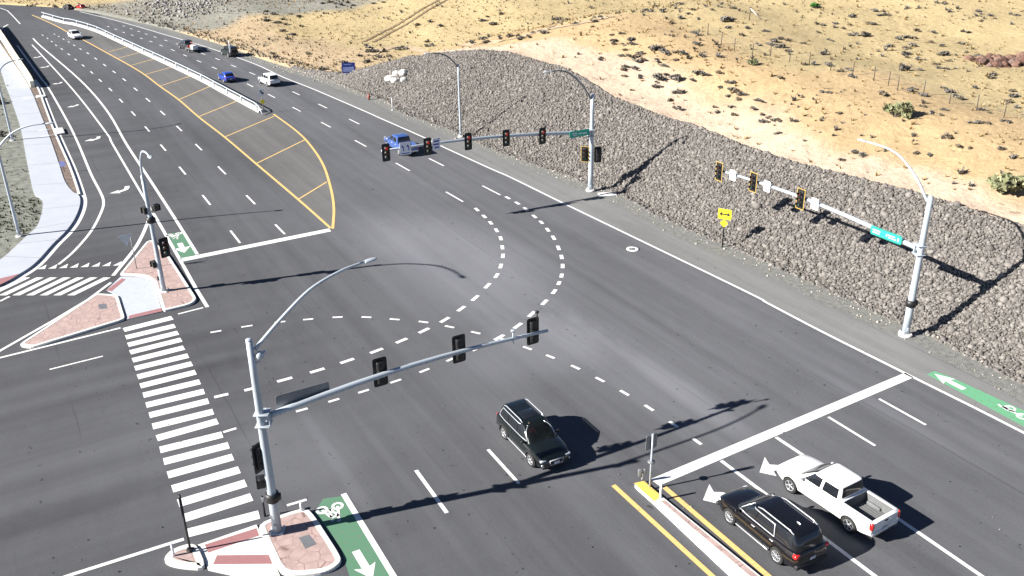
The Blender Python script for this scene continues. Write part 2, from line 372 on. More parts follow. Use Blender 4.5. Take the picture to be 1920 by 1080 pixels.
bp = n.nodes.new('ShaderNodeBump'); bp.inputs['Strength'].default_value = .7; bp.inputs['Distance'].default_value = .25
L.new(nz(1.3, 6, .7), bp.inputs['Height']); L.new(bp.outputs[0], b.inputs['Normal'])
me.materials.append(m); link('hillside', me, kind='structure')

# bare earth to the horizon
g = MB(); g.sheet([(-1800, -1500), (1800, -1500), (1800, 2200), (-1800, 2200)], -.25)
put('ground', g, mat('bare earth', (.34, .27, .17), .95, var=.25, scale=.08), kind='structure')

# ------------------------------------------------------------------ riprap
def rock_meshes(nv, jit, sub=1):
    out = []
    for k in range(nv):
        bm = bmesh.new(); bmesh.ops.create_icosphere(bm, subdivisions=max(sub, 1), radius=1) if sub else bmesh.ops.create_icosphere(bm, subdivisions=1, radius=1)
        if sub == 0:
            bm.clear(); F5 = (1+5**.5)/2; bmesh.ops.convex_hull(bm, input=[bm.verts.new(Vector(p).normalized()) for p in [(0, a, b_*F5) for a in (-1, 1) for b_ in (-1, 1)]+[(a, b_*F5, 0) for a in (-1, 1) for b_ in (-1, 1)]+[(b_*F5, 0, a) for a in (-1, 1) for b_ in (-1, 1)]])
        for v in bm.verts: v.co *= 1 + rng.uniform(-jit, jit)
        bm.verts.index_update()
        out.append((np.array([v.co[:] for v in bm.verts]), np.array([[v.index for v in f.verts] for f in bm.faces]))); bm.free()
    return out
def scatter_rocks(name, pos, size, material, kinds, **k):
    V, Fc = [], []; off = 0
    for i in range(len(pos)):
        v, f = kinds[i % len(kinds)]
        a, bb, c = rng.uniform(0, 6.283, 3)
        Rz = np.array([[math.cos(a), -math.sin(a), 0], [math.sin(a), math.cos(a), 0], [0, 0, 1]]); Rx = np.array([[1, 0, 0], [0, math.cos(bb), -math.sin(bb)], [0, math.sin(bb), math.cos(bb)]])
        s = size[i] * np.array([1, rng.uniform(.65, 1), rng.uniform(.5, .85)])
        V.append((v * s) @ (Rz @ Rx).T + pos[i]); Fc.append(f + off); off += len(v)
    V = np.concatenate(V); Fc = np.concatenate(Fc)
    me = bpy.data.meshes.new(name); me.vertices.add(len(V)); me.vertices.foreach_set('co', V.reshape(-1).astype(np.float32))
    me.loops.add(len(Fc) * 3); me.loops.foreach_set('vertex_index', Fc.reshape(-1).astype(np.int32))
    me.polygons.add(len(Fc)); me.polygons.foreach_set('loop_start', np.arange(0, len(Fc) * 3, 3, dtype=np.int32))
    me.update(calc_edges=True); me.materials.append(material); me.validate()
    return link(name, me, **k)
M_rock = island_mat('riprap stone', [(.09, .083, .078), (.14, .129, .12), (.175, .162, .15), (.23, .213, .197), (.11, .102, .096), (.155, .143, .133)])
N = 120000
ra = rng.uniform(14, 131, N); rd = rng.uniform(-.1, 1, N) * (crest(ra) / K + .15)
tw = toe(ra) + rd
RP = np.stack([DR[0]*ra + NR[0]*tw, DR[1]*ra + NR[1]*tw, hill(ra, np.maximum(rd, 0)) + rng.uniform(-.05, .06, N)], -1)
rs = np.clip(rng.lognormal(-2.5, .38, N), .045, .4)
scatter_rocks('riprap_rocks', RP, rs*1.1, M_rock, rock_meshes(14, .2, 0), kind='stuff')
# crumbs of stone along the toe and on the gravel
N = 1500
ra = rng.uniform(18, 150, N); rd = -np.abs(rng.normal(0, 1.0, N))
tw = toe(ra) + rd
scatter_rocks('loose_stones', np.stack([DR[0]*ra + NR[0]*tw, DR[1]*ra + NR[1]*tw, np.full(N, .02)], -1), np.clip(rng.lognormal(-3., .5, N), .02, .16), island_mat('toe stones', [(.3, .26, .22), (.5, .44, .38), (.4, .35, .31)]), rock_meshes(6, .2, 1), kind='stuff')
# pale rubble on the far bank
cen = [hit(x, y) for x, y in ((285, 8), (300, 15), (318, 6), (335, 16), (350, 22), (362, 26), (310, 22), (345, 8), (372, 14), (388, 6), (330, 2))]
pos = np.concatenate([np.array(c)[None] + rng.normal(0, 1, (60, 3)) * np.array([3.2, 3.2, .1]) for c in cen])
pal, pdd = pos[:, :2] @ DR, pos[:, :2] @ NR; pdd = pdd - toe(pal); pos[:, 2] = hill(pal, np.maximum(pdd, 0)) + .1
scatter_rocks('pale_rubble', pos[pdd > 2], np.clip(rng.lognormal(-1.7, .45, (pdd > 2).sum()), .08, .5), island_mat('pale rubble stone', [(.26, .25, .24), (.33, .32, .31), (.2, .19, .18), (.3, .28, .25)]), rock_meshes(8, .22, 1), kind='stuff')

# ================================================================== SETTING: roads
g = MB(); g.sheet([(-175, -30), (62, -30), (62, 120), (-20, 150), (-80, 216), (-175, 262)], 0)
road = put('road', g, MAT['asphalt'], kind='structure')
sal = np.arange(-25, 205, 2.)
inner = [W(a, np.interp(a, EAL, EAC) + .05) for a in sal]
outer_ac = np.where(sal < 66, toe(sal) - 2.3, np.interp(sal, EAL, EAC) + (toe(sal) - np.interp(sal, EAL, EAC)) * .6)
outer_ac = np.maximum(outer_ac, np.interp(sal, EAL, EAC) + 1.0)
jag = .22 * np.sin(sal * 1.3) + .18 * np.sin(sal * .47)
g = MB(); o_ = [W(a, c + j) for a, c, j in zip(sal, outer_ac, jag)]
n_ = len(sal); g.add([(p[0], p[1], .004) for p in inner + o_], [(i, n_+i, n_+i+1, i+1) for i in range(n_-1)])
put('road_shoulder', g, MAT['shoulder'], kind='structure')
g = MB(); t_ = [W(a, toe(a) + .35) for a in sal]
g.add([(p[0], p[1], .008) for p in o_] + [(p[0], p[1], .03) for p in t_], [(i, n_+i, n_+i+1, i+1) for i in range(n_-1)])
put('gravel_verge', g, mat('grey gravel', (.17, .172, .16), .95, var=.38, scale=3.2, bump=.8, bscale=14), kind='structure')

# hatched median asphalt
YL = smooth(ATS([(60,28),(100,46),(130,62),(160,77),(200,99),(240,121),(271,140),(300,162),(335,187),(372,219),(421,257),(480,307),(559,374),(620,428)]), 5)
YR = smooth(ATS([(513,214),(555,245),(580,270),(605,307),(620,352),(626,390),(624,429)]), 6)
BARR = smooth(ATS([(80,32),(118,43),(140,47),(180,59),(215,75),(267,99),(325,126),(381,153),(412,170),(449,190),(488,211)]), 4)
g = MB(); g.sheet([p for p in YL if p[1] < 400] + YR[::-1] + BARR[::-1], .003)
put('median_apron', g, MAT['median'], kind='structure')

WT, YT, GT = .012, .012, .007
wh = MAT['white']
def mk(name, mb, material=wh, **k): return put(name, mb, material, parent=road, fix=False, **k)
# solid lines
g = MB(); g.strip(EDGE, .2, WT); mk('edge_line', g)
g = MB()
for pts, wd in (([(60,84),(75,100),(140,172),(200,250),(211,270),(275,380),(281,394)], .2), ([(281,398),(277,417),(265,445),(250,470),(212,517)], .28),
                ([(62,72),(77,87),(150,150),(200,207),(237,270),(277,331),(325,405),(370,477)], .24), ([(287,400),(294,411),(339,490),(367,540),(389,576)], .24),
                ([(32,85),(45,103),(77,147),(89,162),(125,225),(147,270),(170,325),(188,360),(194,377),(191,395),(172,432),(140,470),(110,496)], .22)):
    g.strip(smooth(ATS(pts), 6), wd, WT)
g.strip(ATS([(0,15),(14,20),(25,31),(38,45)]), .2, WT); g.strip(ATS([(0,57),(8,50),(15,46)]), .3, WT)
mk('channelizing_line', g)
g = MB()
for pts, wd in (([(-40,681),(226,615)], .2), ([(-60,697),(0,658),(100,601),(165,562),(208,530)], .22), ([(93,693),(193,668)], .14), ([(60,1105),(130,1079),(345,1011)], .2), ([(334,589),(381,577)], .16),
                ([(538,948),(575,937)], .16), ([(0,565),(18,556)], .2), ([(644,926),(737.5,1080),(790,1166)], .26)):
    g.strip(ATS(pts), wd, WT)
mk('lane_line', g)
g = MB()
for pts, wd in (([(1352,864),(1640,1080),(1760,1170)], .2), ([(1455,820),(1680,970),(1840,1080),(1960,1163)], .2), ([(1553,782),(1641,836)], .16), ([(1648,748),(1736,797)], .16), ([(915,843),(973,907)], .17), ([(780,882),(838,962)], .19)):
    g.strip(ATS(pts), wd, WT)
mk('lane_line', g)
g = MB()
A_, B_, C_, D_ = ATS([(1219,899), (1697,699), (1713,708), (1236,911)]); g.sheet([A_, B_, C_, D_], WT)
A_, B_, C_, D_ = ATS([(337,485), (617,428.5), (621,434), (343,490.5)]); g.sheet([A_, B_, C_, D_], WT); mk('stop_line', g)
# dashes
def dashes(rows, ln, wd, z=WT):
    g = MB()
    for px in rows:
        P = ATS(px)
        for i, c in enumerate(P):
            t = P[min(i+1, len(P)-1)] - P[max(i-1, 0)]; q = np.linalg.norm(t) / (2 if 0 < i < len(P)-1 else 1)
            g.dash(c, t, ln * q if ln < 1 else ln, wd, z)
    return g
L1 = [(80,66),(89,72),(97,78),(105,85),(116,92),(129,102),(142,112),(156,123),(172,136),(188,151),(207,168),(227,189),(250,213),(276,242),(306,277),(342,320),(387,375),(441,444)]
L2 = [(102,64),(110,68.5),(119,73.5),(129,79),(139,85),(151,92),(164.5,100),(179.5,110),(196,122),(214,135),(233,149.5),(254.5,167.5),(277.5,187.5),(305,212),(336,241),(372.5,276),(416,319.5),(470,374.5),(525,430)]
R1 = [(232,49),(246,54),(260,59),(274,64),(291,69.5),(311,76),(333,83),(356,91.5),(381,101),(408,111),(438,124),(473,138),(512,155),(555,175),(605,199),(664,228),(732,262),(818,304),(921,357)]
R2 = [(203,50),(217,55),(232,61),(248,66),(265,72),(283,78),(302,85.5),(324,94),(347,104),(373,115),(402,127.5),(434,142),(469,160),(509,180),(556,205),(611,234),(676,269),(755,313),(852,369)]
mk('lane_dashes', dashes([L1, L2, R1, R2], .3, .17))
T1 = [(952,371),(970,381),(986,392),(1002,406),(1015,417),(1027,431),(1038,446),(1047,465),(1053,482),(1055,499),(1053,517),(1048,531),(1039,547),(1021,567),(997,589),(971,611),(936,633),(895,653)]
T2 = [(894,393),(908,406),(920,418),(931,432),(939,447),(942,464),(943,480),(939,499),(931,517),(914,536),(891,559),(865,579),(834,600),(795,620),(753,639),(706,658),(651,677),(595,695),(534,712),(472,729),(415,742)]
T1b = [(846,674),(796,695),(742,715),(682,734),(626,751),(566,769),(500,786),(431,807)]
T3 = [(405,622),(463,612),(525,604),(578,599),(633,595),(687,595),(740,599),(794,604),(843,613),(892,624),(942,636),(989,653),(1032,669),(1079,689),(1125,712),(1171,737),(1217,765),(1263,796),(1307,828)]
mk('turn_guide_dashes', dashes([T1, T2], .46, .27)); mk('turn_guide_dashes', dashes([T1b, T3], .35, .19, WT+.003))
# crosswalks
g = MB()
LP = [(232,619),(236,633),(240,647),(244,661),(248.5,676),(253,691),(258,707),(263,724),(268.5,741.5),(274,760),(280,779),(286,800),(294,822),(300,844),(307,866),(314.5,891),(323,917),(334,944),(344,972),(351,1000)]
RPx = [(323,596),(328,611),(334,624),(340,637),(345,652),(353,667),(360,682),(367,698),(375,716),(383,734),(391,752),(400,772),(408,790),(417,815),(429,835),(437,857),(449,881),(461,906),(472,932),(486,965)]
for a, c in zip(LP, RPx): g.strip(ATS([a, c]), .62, WT)
for k in range(7):
    x0, x1 = 43 + 25.2*k, -3 + 25.6*k - 25
    g.sheet(ATS([(x0, 520.5), (x0+14, 520.5), (x1+14, 554), (x1, 554)]), WT)
mk('crosswalk_bars', g)
g = MB()
for k in range(8):
    x = 70 + 20.2*k; y = 505 - .95*k; g.sheet(ATS([(x, y), (x+14.5, y-.6), (x+17.5, y-8.5)]), WT)
mk('yield_triangles', g)
# yellow
g = MB(); g.strip(YL, .22, YT); g.strip(YR, .22, YT)
for a, c in (((559,374),(613,341)),((480,307),(572,262)),((421,257),(514,218)),((372,219),(443,190)),((335,187),(398,160)),((300,161.5),(359,142)),((271,140),(325,125)),((246,122.5),(291,110)),((222,109),(267,97)),((205,97),(245,86))):
    g.strip(ATS([a, c]), .17, YT-.002)
mk('median_hatching', g, MAT['yellow'])
g = MB(); g.strip(ATS([(1150,910),(1335,1080),(1450,1186)]), .24, YT); g.strip(ATS([(1246,914),(1440,1080),(1560,1183)]), .26, YT); mk('centre_line', g, MAT['yellow'])
# green bike lanes with symbols
def poly_sheet(name, px, z, material): g = MB(); g.sheet(ATS(px), z); return mk(name, g, material)
poly_sheet('bike_lane', [(314,438), (344,436), (369,477), (340,485)], GT, MAT['green'])
poly_sheet('bike_lane', [(590,962), (606,935), (646,930), (738,1080), (790,1165), (690,1165), (655,1080), (640,1030)], GT, MAT['green'])
poly_sheet('bike_lane', [(1738,702), (1752,696), (1780,706), (1950,784), (2100,850), (2060,872), (1920,800)], GT, MAT['greenb'])
def frame2(px0, px1):                                          # local frame: origin at px0, y towards px1
    a, c = at(*px0), at(*px1); t = (c-a)/np.linalg.norm(c-a); s = np.array([t[1], -t[0]]); return a, s, t, np.linalg.norm(c-a)
def straight_arrow(name, tail, head, wd=.36, hw=1.15, hl=.42):
    a, s, t, ln = frame2(tail, head); q = ln*(1-hl)
    poly = [(-wd/2, 0), (wd/2, 0), (wd/2, q), (hw/2, q-.12), (0, ln), (-hw/2, q-.12), (-wd/2, q)]
    g = MB(); g.sheet([a + s*x + t*y for x, y in poly], WT); mk(name, g)
straight_arrow('bike_arrow', (667,1033), (699,1086), .34, .95, .4)
straight_arrow('bike_arrow', (1808,730), (1752,701), .36, 1.0, .45)
straight_arrow('bike_arrow', (337,456), (346,474), .4, 1.3, .5)
def bike(a_px, b_px, up_px, wd=.1):                            # wheel centres and the side the saddle is on
    a, c, u = at(*a_px), at(*b_px), at(*up_px); t = c - a; D = np.linalg.norm(t); mid = (a+c)/2; uu = u - mid
    P = lambda x, y: a + t*x + uu*y
    g = MB()
    for o in (a, c):
        rad = D*.3; ring = [o + rad*np.array([math.cos(k), math.sin(k)]) for k in np.linspace(0, 2*math.pi, 25)]
        g.strip(ring, wd, WT)
    for s in (([0, 0], [.32, .62]), ([.32, .62], [.78, .62]), ([.78, .62], [.45, .05]), ([.45, .05], [.32, .62]), ([.78, .62], [1, 0]), ([.72, .62], [.7, .95]), ([.2, .8], [.4, .8]), ([.55, .95], [.75, .95])):
        g.strip([P(*s[0]), P(*s[1])], wd, WT+.001)
    mk('bike_symbol', g)
bike((604,957), (633,949), (632,979), .13); bike((318,441), (335,438), (330,449), .11); bike((1893,766), (1917,781), (1872,760), .13)
# turn arrows in the slip lane and in front of the waiting cars
def turn_arrow(tail, bend, neck, head, wd, hw):
    A, Bp, C, D = ATS([tail, bend, neck, head]); pts = smooth([A, Bp, C], 6)
    g = MB(); g.strip(pts, wd, WT); t = (D-C)/np.linalg.norm(D-C); s = np.array([-t[1], t[0]])
    g.sheet([C+s*hw/2, C-s*hw/2, D], WT+.001); mk('turn_arrow', g)
turn_arrow((239,349), (236,355), (224,359.5), (205,363), .42, 1.0)
turn_arrow((185.5,256), (183,260), (174,262), (158,265), .4, 1.0)
turn_arrow((146,196), (143,198), (137,199.5), (125,201.5), .34, .9)
turn_arrow((115,154), (113,156), (106,157), (97,158), .34, .8)
turn_arrow((91,123.5), (88,125.5), (83,126), (74,127.5), .34, .8)
turn_arrow((76,105.5), (73,107), (69,107.5), (62,109), .34, .8)
def big_left_arrow(px_tip, px_base_l, px_base_r, stem):
    g = MB(); g.sheet(ATS([px_tip, px_base_l, px_base_r]), WT); g.strip(smooth(ATS(stem), 4), .5, WT+.001); mk('turn_arrow', g)
big_left_arrow((1318,938), (1330,908), (1352,946), [(1338,929), (1362,932), (1392,955)])
big_left_arrow((1424,886), (1434,857), (1456,893), [(1442,877), (1466,880), (1490,897)])

# ------------------------------------------------------------------ left side: sidewalk, gutter, planting strip, verge
KERBL = [(60,150),(72,168),(82,195),(98,238),(112,271),(132,317),(147,361),(151,383),(142,410),(125,435),(100,460),(67,496),(35,518),(0,534),(-60,556)]
KW = smooth(ATS(KERBL), 5)
g = MB(); pts = [p for p in KW]
off = []
for i, p in enumerate(pts):
    t = pts[min(i+1, len(pts)-1)] - pts[max(i-1, 0)]; t = t/np.linalg.norm(t); off.append(p + np.array([-t[1], t[0]])*.28)
g.strip(off, .5, .009)
gut = put('gutter', g, MAT['concrete'], kind='structure')
SWL = [(-14,60),(0,125),(7,150),(20,185),(34,225),(41,250),(49,294),(57,335),(65,366),(77,375),(81,390),(72,424),(50,446),(25,470),(0,491),(-60,530)]
SWR = [(-8,70),(12,100),(41,141),(59,172),(75,212),(92,255),(110,306),(122,342),(137,362),(146,366)]
LW_, RW_ = smooth(ATS(SWL), 4), smooth(ATS(SWR), 4)
j = min(range(len(KW)), key=lambda i: np.linalg.norm(KW[i]-RW_[-1]))
g = MB(); poly = RW_ + KW[j+1:] + LW_[::-1]; g.prism(poly, -.05, .15)
sw = put('sidewalk', g, MAT['walk'], kind='structure')
g = MB()
for a, c in (((20,185),(66,180)),((31,217),(80,213)),((41,250),(92,247)),((46,275),(100,272)),((53,312),(112,308)),((60,350),(127,346)),((78,395),(150,388)),((66,432),(140,418)),((36,460),(112,452)),((8,484),(80,487))):
    g.strip(ATS([a, c]), .05, .153)
put('joint', g, MAT['joint'], parent=sw, fix=False)
g = MB(); g.sheet(ATS([(-20,530),(0,526),(37,517),(20,528),(0,538),(-20,544)]), .156); put('warning_strip', g, MAT['warn'], parent=sw, fix=False)
g = MB(); g.prism(RW_ + KW[:j+1][::-1], -.05, .1); put('planting_strip', g, mat('brown mulch', (.16, .12, .1), .95, var=.5, scale=2.5, bump=.8, bscale=12), kind='structure')
g = MB(); g.strip(KW[:j+1], .2, .16); put('kerb', g, MAT['kerb'], kind='structure')
g = MB(); g.prism(LW_ + ATS([(-160,620),(-500,560),(-420,140),(-140,40)]), -.05, .1)
put('verge', g, mat('gravel and weeds', (.17, .175, .15), .95, var=.5, scale=1.4, bump=.9, bscale=9), kind='structure')

# ================================================================== TRAFFIC ISLANDS
def inset(poly, d):
    n = len(poly); a = sum(poly[i][0]*poly[(i+1) % n][1]-poly[(i+1) % n][0]*poly[i][1] for i in range(n)); sg = 1 if a > 0 else -1; out = []
    for i in range(n):
        p0, p1, p2 = poly[i-1], poly[i], poly[(i+1) % n]
        t1 = (p1-p0)/max(np.linalg.norm(p1-p0), 1e-6); t2 = (p2-p1)/max(np.linalg.norm(p2-p1), 1e-6)
        n1 = np.array([-t1[1], t1[0]])*sg; n2 = np.array([-t2[1], t2[0]])*sg; b_ = n1+n2; b_ = b_/max(np.linalg.norm(b_), 1e-6)
        out.append(p1 + b_*d/max(.45, b_ @ n1))
    return out
def rounded(poly, cut=.25, it=2):
    P = [np.array(p) for p in poly]
    for _ in range(it):
        Q = []
        for i in range(len(P)):
            a, c = P[i], P[(i+1) % len(P)]; ln = np.linalg.norm(c-a); k = min(.25, cut/max(ln, 1e-6)); Q += [a+(c-a)*k, c-(c-a)*k]
        P = Q
    return P
def kerbed(px, root, kw=.2, h=.15, cut=.2, top='pink', z0=-.04):
    o = np.array(root.location)[:2]; P = rounded([p-o for p in ATS(px)], cut); I = inset(P, kw); n = len(P); C2 = inset(P, .03)
    g = MB(); g.add([(p[0], p[1], z0) for p in P] + [(p[0], p[1], h-.03) for p in P] + [(p[0], p[1], h) for p in C2] + [(p[0], p[1], h) for p in I] + [(p[0], p[1], h-.06) for p in I],
          [(r*n+i, r*n+(i+1) % n, (r+1)*n+(i+1) % n, (r+1)*n+i) for r in range(4) for i in range(n)])
    put('kerb', g, MAT['kerb'], root)
    g = MB(); g.sheet(I, h-.012); put('paving', g, MAT[top], root)
def flat_part(name, px, root, z, material):
    o = np.array(root.location)[:2]; g = MB(); g.prism([p-o for p in ATS(px)], -.03, z); return put(name, g, material, root)
isl = empty('traffic_island', at(250, 570), label='triangular pink paved island beside the slip lane, carrying a signal pole', cat='traffic island')
kerbed([(35,650), (60,655), (236,601), (222,556), (182,553)], isl, .22)
kerbed([(287,453), (276,455), (224,518), (262,519), (276,522), (289,530), (306,586), (360,573), (370,563), (319,484), (314,478)], isl, .2)
ramp_ = flat_part('ramp', [(222,556), (200,545), (226,520), (262,521), (276,524), (289,532), (304,585), (238,600)], isl, .05, mat('ramp concrete', (.42, .45, .5), .85, var=.08))
g = MB(); o2 = np.array(isl.location)[:2]; g.sheet([p-o2 for p in ATS([(243,593), (302,579), (304,585), (241,599)])], .056); put('warning_strip', g, MAT['warn'], isl); g = MB(); g.sheet([p-o2 for p in ATS([(199,546), (229,523), (236,525), (210,547)])], .056); put('warning_strip', g, MAT['warn'], isl)
g = MB(); g.sheet([p-o2 for p in ATS([(185,574), (200,573), (202,582), (187,583)])], .143); put('pull_box', g, MAT['signback'], isl)
isl2 = empty('traffic_island', at(480, 1030), label='pink flagstone island at the near corner, with the tall mast arm pole', cat='traffic island')
kerbed([(309,1048), (325,1032), (369,1020), (390,1071), (340,1068), (311,1060)], isl2, .3, .15, .3)
kerbed([(484,985), (573,954), (590,970), (636,1041), (642,1056), (628,1070), (600,1080), (527,1084), (492,1008)], isl2, .24, .15, .35)
flat_part('ramp', [(371,1023), (383,1019), (481,985), (492,1008), (526,1083), (440,1081), (391,1070)], isl2, .05, MAT['kerb'])
o2 = np.array(isl2.location)[:2]
g = MB(); g.sheet([p-o2 for p in ATS([(384,1023), (481,992), (486,1006), (391,1038)])], .056); put('warning_strip', g, MAT['warn'], isl2); g = MB(); g.sheet([p-o2 for p in ATS([(407,1043), (504,1042), (511,1059), (400,1060)])], .056); put('warning_strip', g, MAT['warn'], isl2)
g = MB(); g.prism([p-o2 for p in ATS([(561,1013), (580,1007), (594,1025), (573,1034)])], .1, .144); put('pull_box', g, MAT['signback'], isl2)
# near median
med = empty('raised_median', at(1225, 930), label='long narrow raised median with yellow painted nose by the near stop line', cat='median')
o2 = np.array(med.location)[:2]
a_ = ATS([(1186,911), (1208,906), (1243,936), (1418,1078), (1540,1178), (1490,1188), (1367,1080), (1224,945)])
g = MB(); P = rounded([p-o2 for p in a_], .15); C2 = inset(P, .04); n_ = len(P)
g.add([(p[0], p[1], -.03) for p in P]+[(p[0], p[1], .12) for p in P]+[(p[0], p[1], .15) for p in C2], [(r*n_+i, r*n_+(i+1) % n_, (r+1)*n_+(i+1) % n_, (r+1)*n_+i) for r in range(2) for i in range(n_)] + [list(range(2*n_, 3*n_))])
put('kerb', g, MAT['kerb'], med)
g = MB(); g.sheet([p-o2 for p in ATS([(1238,944), (1246,943), (1540,1183), (1525,1186)])], .155); put('paving', g, MAT['pink'], med)
g = MB(); g.sheet([p-o2 for p in ATS([(1188,911), (1207,907), (1241,936), (1226,945)])], .157); put('nose_paint', g, MAT['nose'], med)

# median barrier: low concrete kerb with a pipe rail on posts
bar = empty('median_barrier', BARR[-1], label='long low white concrete barrier with a pipe rail on posts along the hatched median', cat='barrier')
B0 = [p - BARR[-1] for p in BARR]
g = MB(); nb = len(B0); prof = [(-.42, 0), (-.4, .16), (-.22, .3), (-.18, .32), (.18, .32), (.22, .3), (.4, .16), (.42, 0)]
vs = []
for i, p in enumerate(B0):
    t = B0[min(i+1, nb-1)] - B0[max(i-1, 0)]; t = t/np.linalg.norm(t); s = np.array([t[1], -t[0]])
    for u, z in prof: vs.append((p[0]+s[0]*(u+.2)*-1, p[1]+s[1]*(u+.2)*-1, z))
k_ = len(prof); g.add(vs, [(i*k_+j, i*k_+j+1, (i+1)*k_+j+1, (i+1)*k_+j) for i in range(nb-1) for j in range(k_-1)] + [list(range(k_)), list(range((nb-1)*k_, nb*k_))])
put('concrete_base', g, mat('weathered barrier concrete', (.5, .5, .49), .85, var=.15), bar)
L_ = np.cumsum([0]+[np.linalg.norm(B0[i+1]-B0[i]) for i in range(nb-1)])
def along(s): return np.array([np.interp(s, L_, [p[k] for p in B0]) for k in (0, 1)])
g = MB(); g.tube([(*(along(s)+NR*-.15), .98) for s in np.linspace(.5, L_[-1]-1.2, 60)] + [(*(B0[-1]+NR*-.15-DR*.2), .8), (*(B0[-1]+NR*-.15-DR*1.6), .12)], .07, 8); put('rail', g, MAT['galv'], bar)
for s in np.arange(1.5, L_[-1]-.5, 5.2):
    g = MB(); q = along(s); g.tube([(q[0]-NR[0]*.15, q[1]-NR[1]*.15, .2), (q[0]-NR[0]*.15, q[1]-NR[1]*.15, 1.05)], .07, 8); put('post', g, MAT['galv'], bar)

# retaining wall by the far sidewalk
wal = empty('retaining_wall', at(66, 163), label='cream concrete wall between the far sidewalk and the slip lane', cat='wall')
WB = [p - at(66, 163) for p in smooth(ATS([(66,165), (56,148), (32,112), (9,76), (-8,52)]), 3)]
g = MB(); nb = len(WB); vs = []
for i, p in enumerate(WB):
    t = WB[min(i+1, nb-1)] - WB[max(i-1, 0)]; t = t/np.linalg.norm(t); s = np.array([-t[1], t[0]]); h_ = 1.15 if i > 0 else .95
    for u, z in ((0, -.05), (0, h_), (.42, h_), (.5, h_-.05), (.5, -.05)): vs.append((p[0]+s[0]*u, p[1]+s[1]*u, z))
g.add(vs, [(i*5+j, i*5+j+1, (i+1)*5+j+1, (i+1)*5+j) for i in range(nb-1) for j in range(4)] + [[0,1,2,3,4], [(nb-1)*5+j for j in range(5)]])
put('wall_body', g, mat('cream wall', (.72, .7, .55), .8, var=.08, scale=1.), wal)

# ================================================================== POLES, SIGNALS, SIGNS
def rect_panel(wd, h, t=.02, r=.05):                           # rounded flat plate facing -Y, centred
    P = rounded([(-wd/2, -h/2), (wd/2, -h/2), (wd/2, h/2), (-wd/2, h/2)], r, 2); n = len(P)
    g = MB(); g.add([(p[0], -t/2, p[1]) for p in P]+[(p[0], t/2, p[1]) for p in P], [list(range(n)), list(range(n, 2*n))[::-1]]+[(i, n+i, n+(i+1) % n, (i+1) % n) for i in range(n)]); return g
# a three-lens head, lenses looking towards -Y
g = MB(); g.rbox((0, .02, 0), (.36, .2, 1.08), .04)
for k in (-1, 0, 1): g.rbox((0, .13, k*.35), (.3, .06, .3), .05)
for k in (-1, 0, 1):
    a = np.linspace(math.radians(-25), math.radians(205), 14); z = k*.35
    o_ = [(.16*math.cos(t), .16*math.sin(t)) for t in a]; i_ = [(.15*math.cos(t), .15*math.sin(t)) for t in a]; m_ = len(a)
    vs = [(x, -.08, y+z) for x, y in o_]+[(x*.97, -.3, y*.97+z) for x, y in o_]+[(x, -.08, y+z) for x, y in i_]+[(x*.97, -.3, y*.97+z) for x, y in i_]
    g.add(vs, [(i, i+1, m_+i+1, m_+i) for i in range(m_-1)]+[(2*m_+i, 3*m_+i, 3*m_+i+1, 2*m_+i+1) for i in range(m_-1)]+[(m_+i, m_+i+1, 3*m_+i+1, 3*m_+i) for i in range(m_-1)], 0, True)
ME_HEAD = g.mesh('traffic_signal', MAT['black']); flat_normals(ME_HEAD)
ME_PLATE = rect_panel(.66, 1.4, .015, .06).mesh('backplate', MAT['black'])
g = MB()
for c, d in (((0, 0, .68), (.68, .02, .04)), ((0, 0, -.68), (.68, .02, .04)), ((.33, 0, 0), (.04, .02, 1.32)), ((-.33, 0, 0), (.04, .02, 1.32))): g.box(c, d)
ME_BORDER = g.mesh('reflective_border', MAT['sigyellow'])
m_, n_, b_, L_ = nodes('lit red lens'); b_.inputs['Base Color'].default_value = (.5, .02, .01, 1); b_.inputs['Emission Color'].default_value = (1, .05, .02, 1); b_.inputs['Emission Strength'].default_value = .12; MAT['red_on'] = m_
ME_LENS = []
for nm in ('red_off', 'amber_off', 'green_off'):
    g = MB(); g.ball((0, 0, 0), (.145, .05, .145)); ME_LENS.append(g.mesh('lens', MAT[nm]))
g = MB(); g.rbox((0, 0, 0), (.42, .28, .46), .04); g.box((0, -.17, .2), (.42, .12, .02)); g.box((-.2, -.17, 0), (.02, .12, .42)); g.box((.2, -.17, 0), (.02, .12, .42))
ME_PED = g.mesh('pedestrian_signal', MAT['black'])
g = MB(); g.sheet([(-.17, -.17), (.17, -.17), (.17, .17), (-.17, .17)], 0); ME_PEDLENS = mat('dark pedestrian face', (.05, .045, .04), .3)
g = MB(); g.ball((0, .05, 0), (.15, .34, .065), sub=3); g.rbox((0, .1, -.02), (.24, .5, .07), .03); g.tube([(0, .35, 0), (0, .6, 0)], .045, 10)
ME_LUM = g.mesh('lamp_head', MAT['galv']); flat_normals(ME_LUM)
def rz_of(face): return math.atan2(face[1], face[0]) + math.pi/2    # turns -Y towards the facing direction
g = MB(); g.ball((0, 0, 0), (.145, .05, .145)); ME_REDON = g.mesh('lens', MAT['red_on'])
def head(parent, loc, face, border=False, lit=False):
    h = link('traffic_signal', ME_HEAD, parent, loc, rz_of(face))
    link('backplate', ME_PLATE, h, (0, -.02, 0))
    if border: link('reflective_border', ME_BORDER, h, (0, -.04, 0))
    for k in range(3): link('lens', ME_REDON if lit and k == 0 else ME_LENS[k], h, (0, -.1, .35 - .35*k))
    return h
def ped(parent, loc, face):
    h = link('pedestrian_signal', ME_PED, parent, loc, rz_of(face))
    g = MB(); g.box((0, -.142, 0), (.34, .006, .36)); put('signal_face', g, ME_PEDLENS, h)
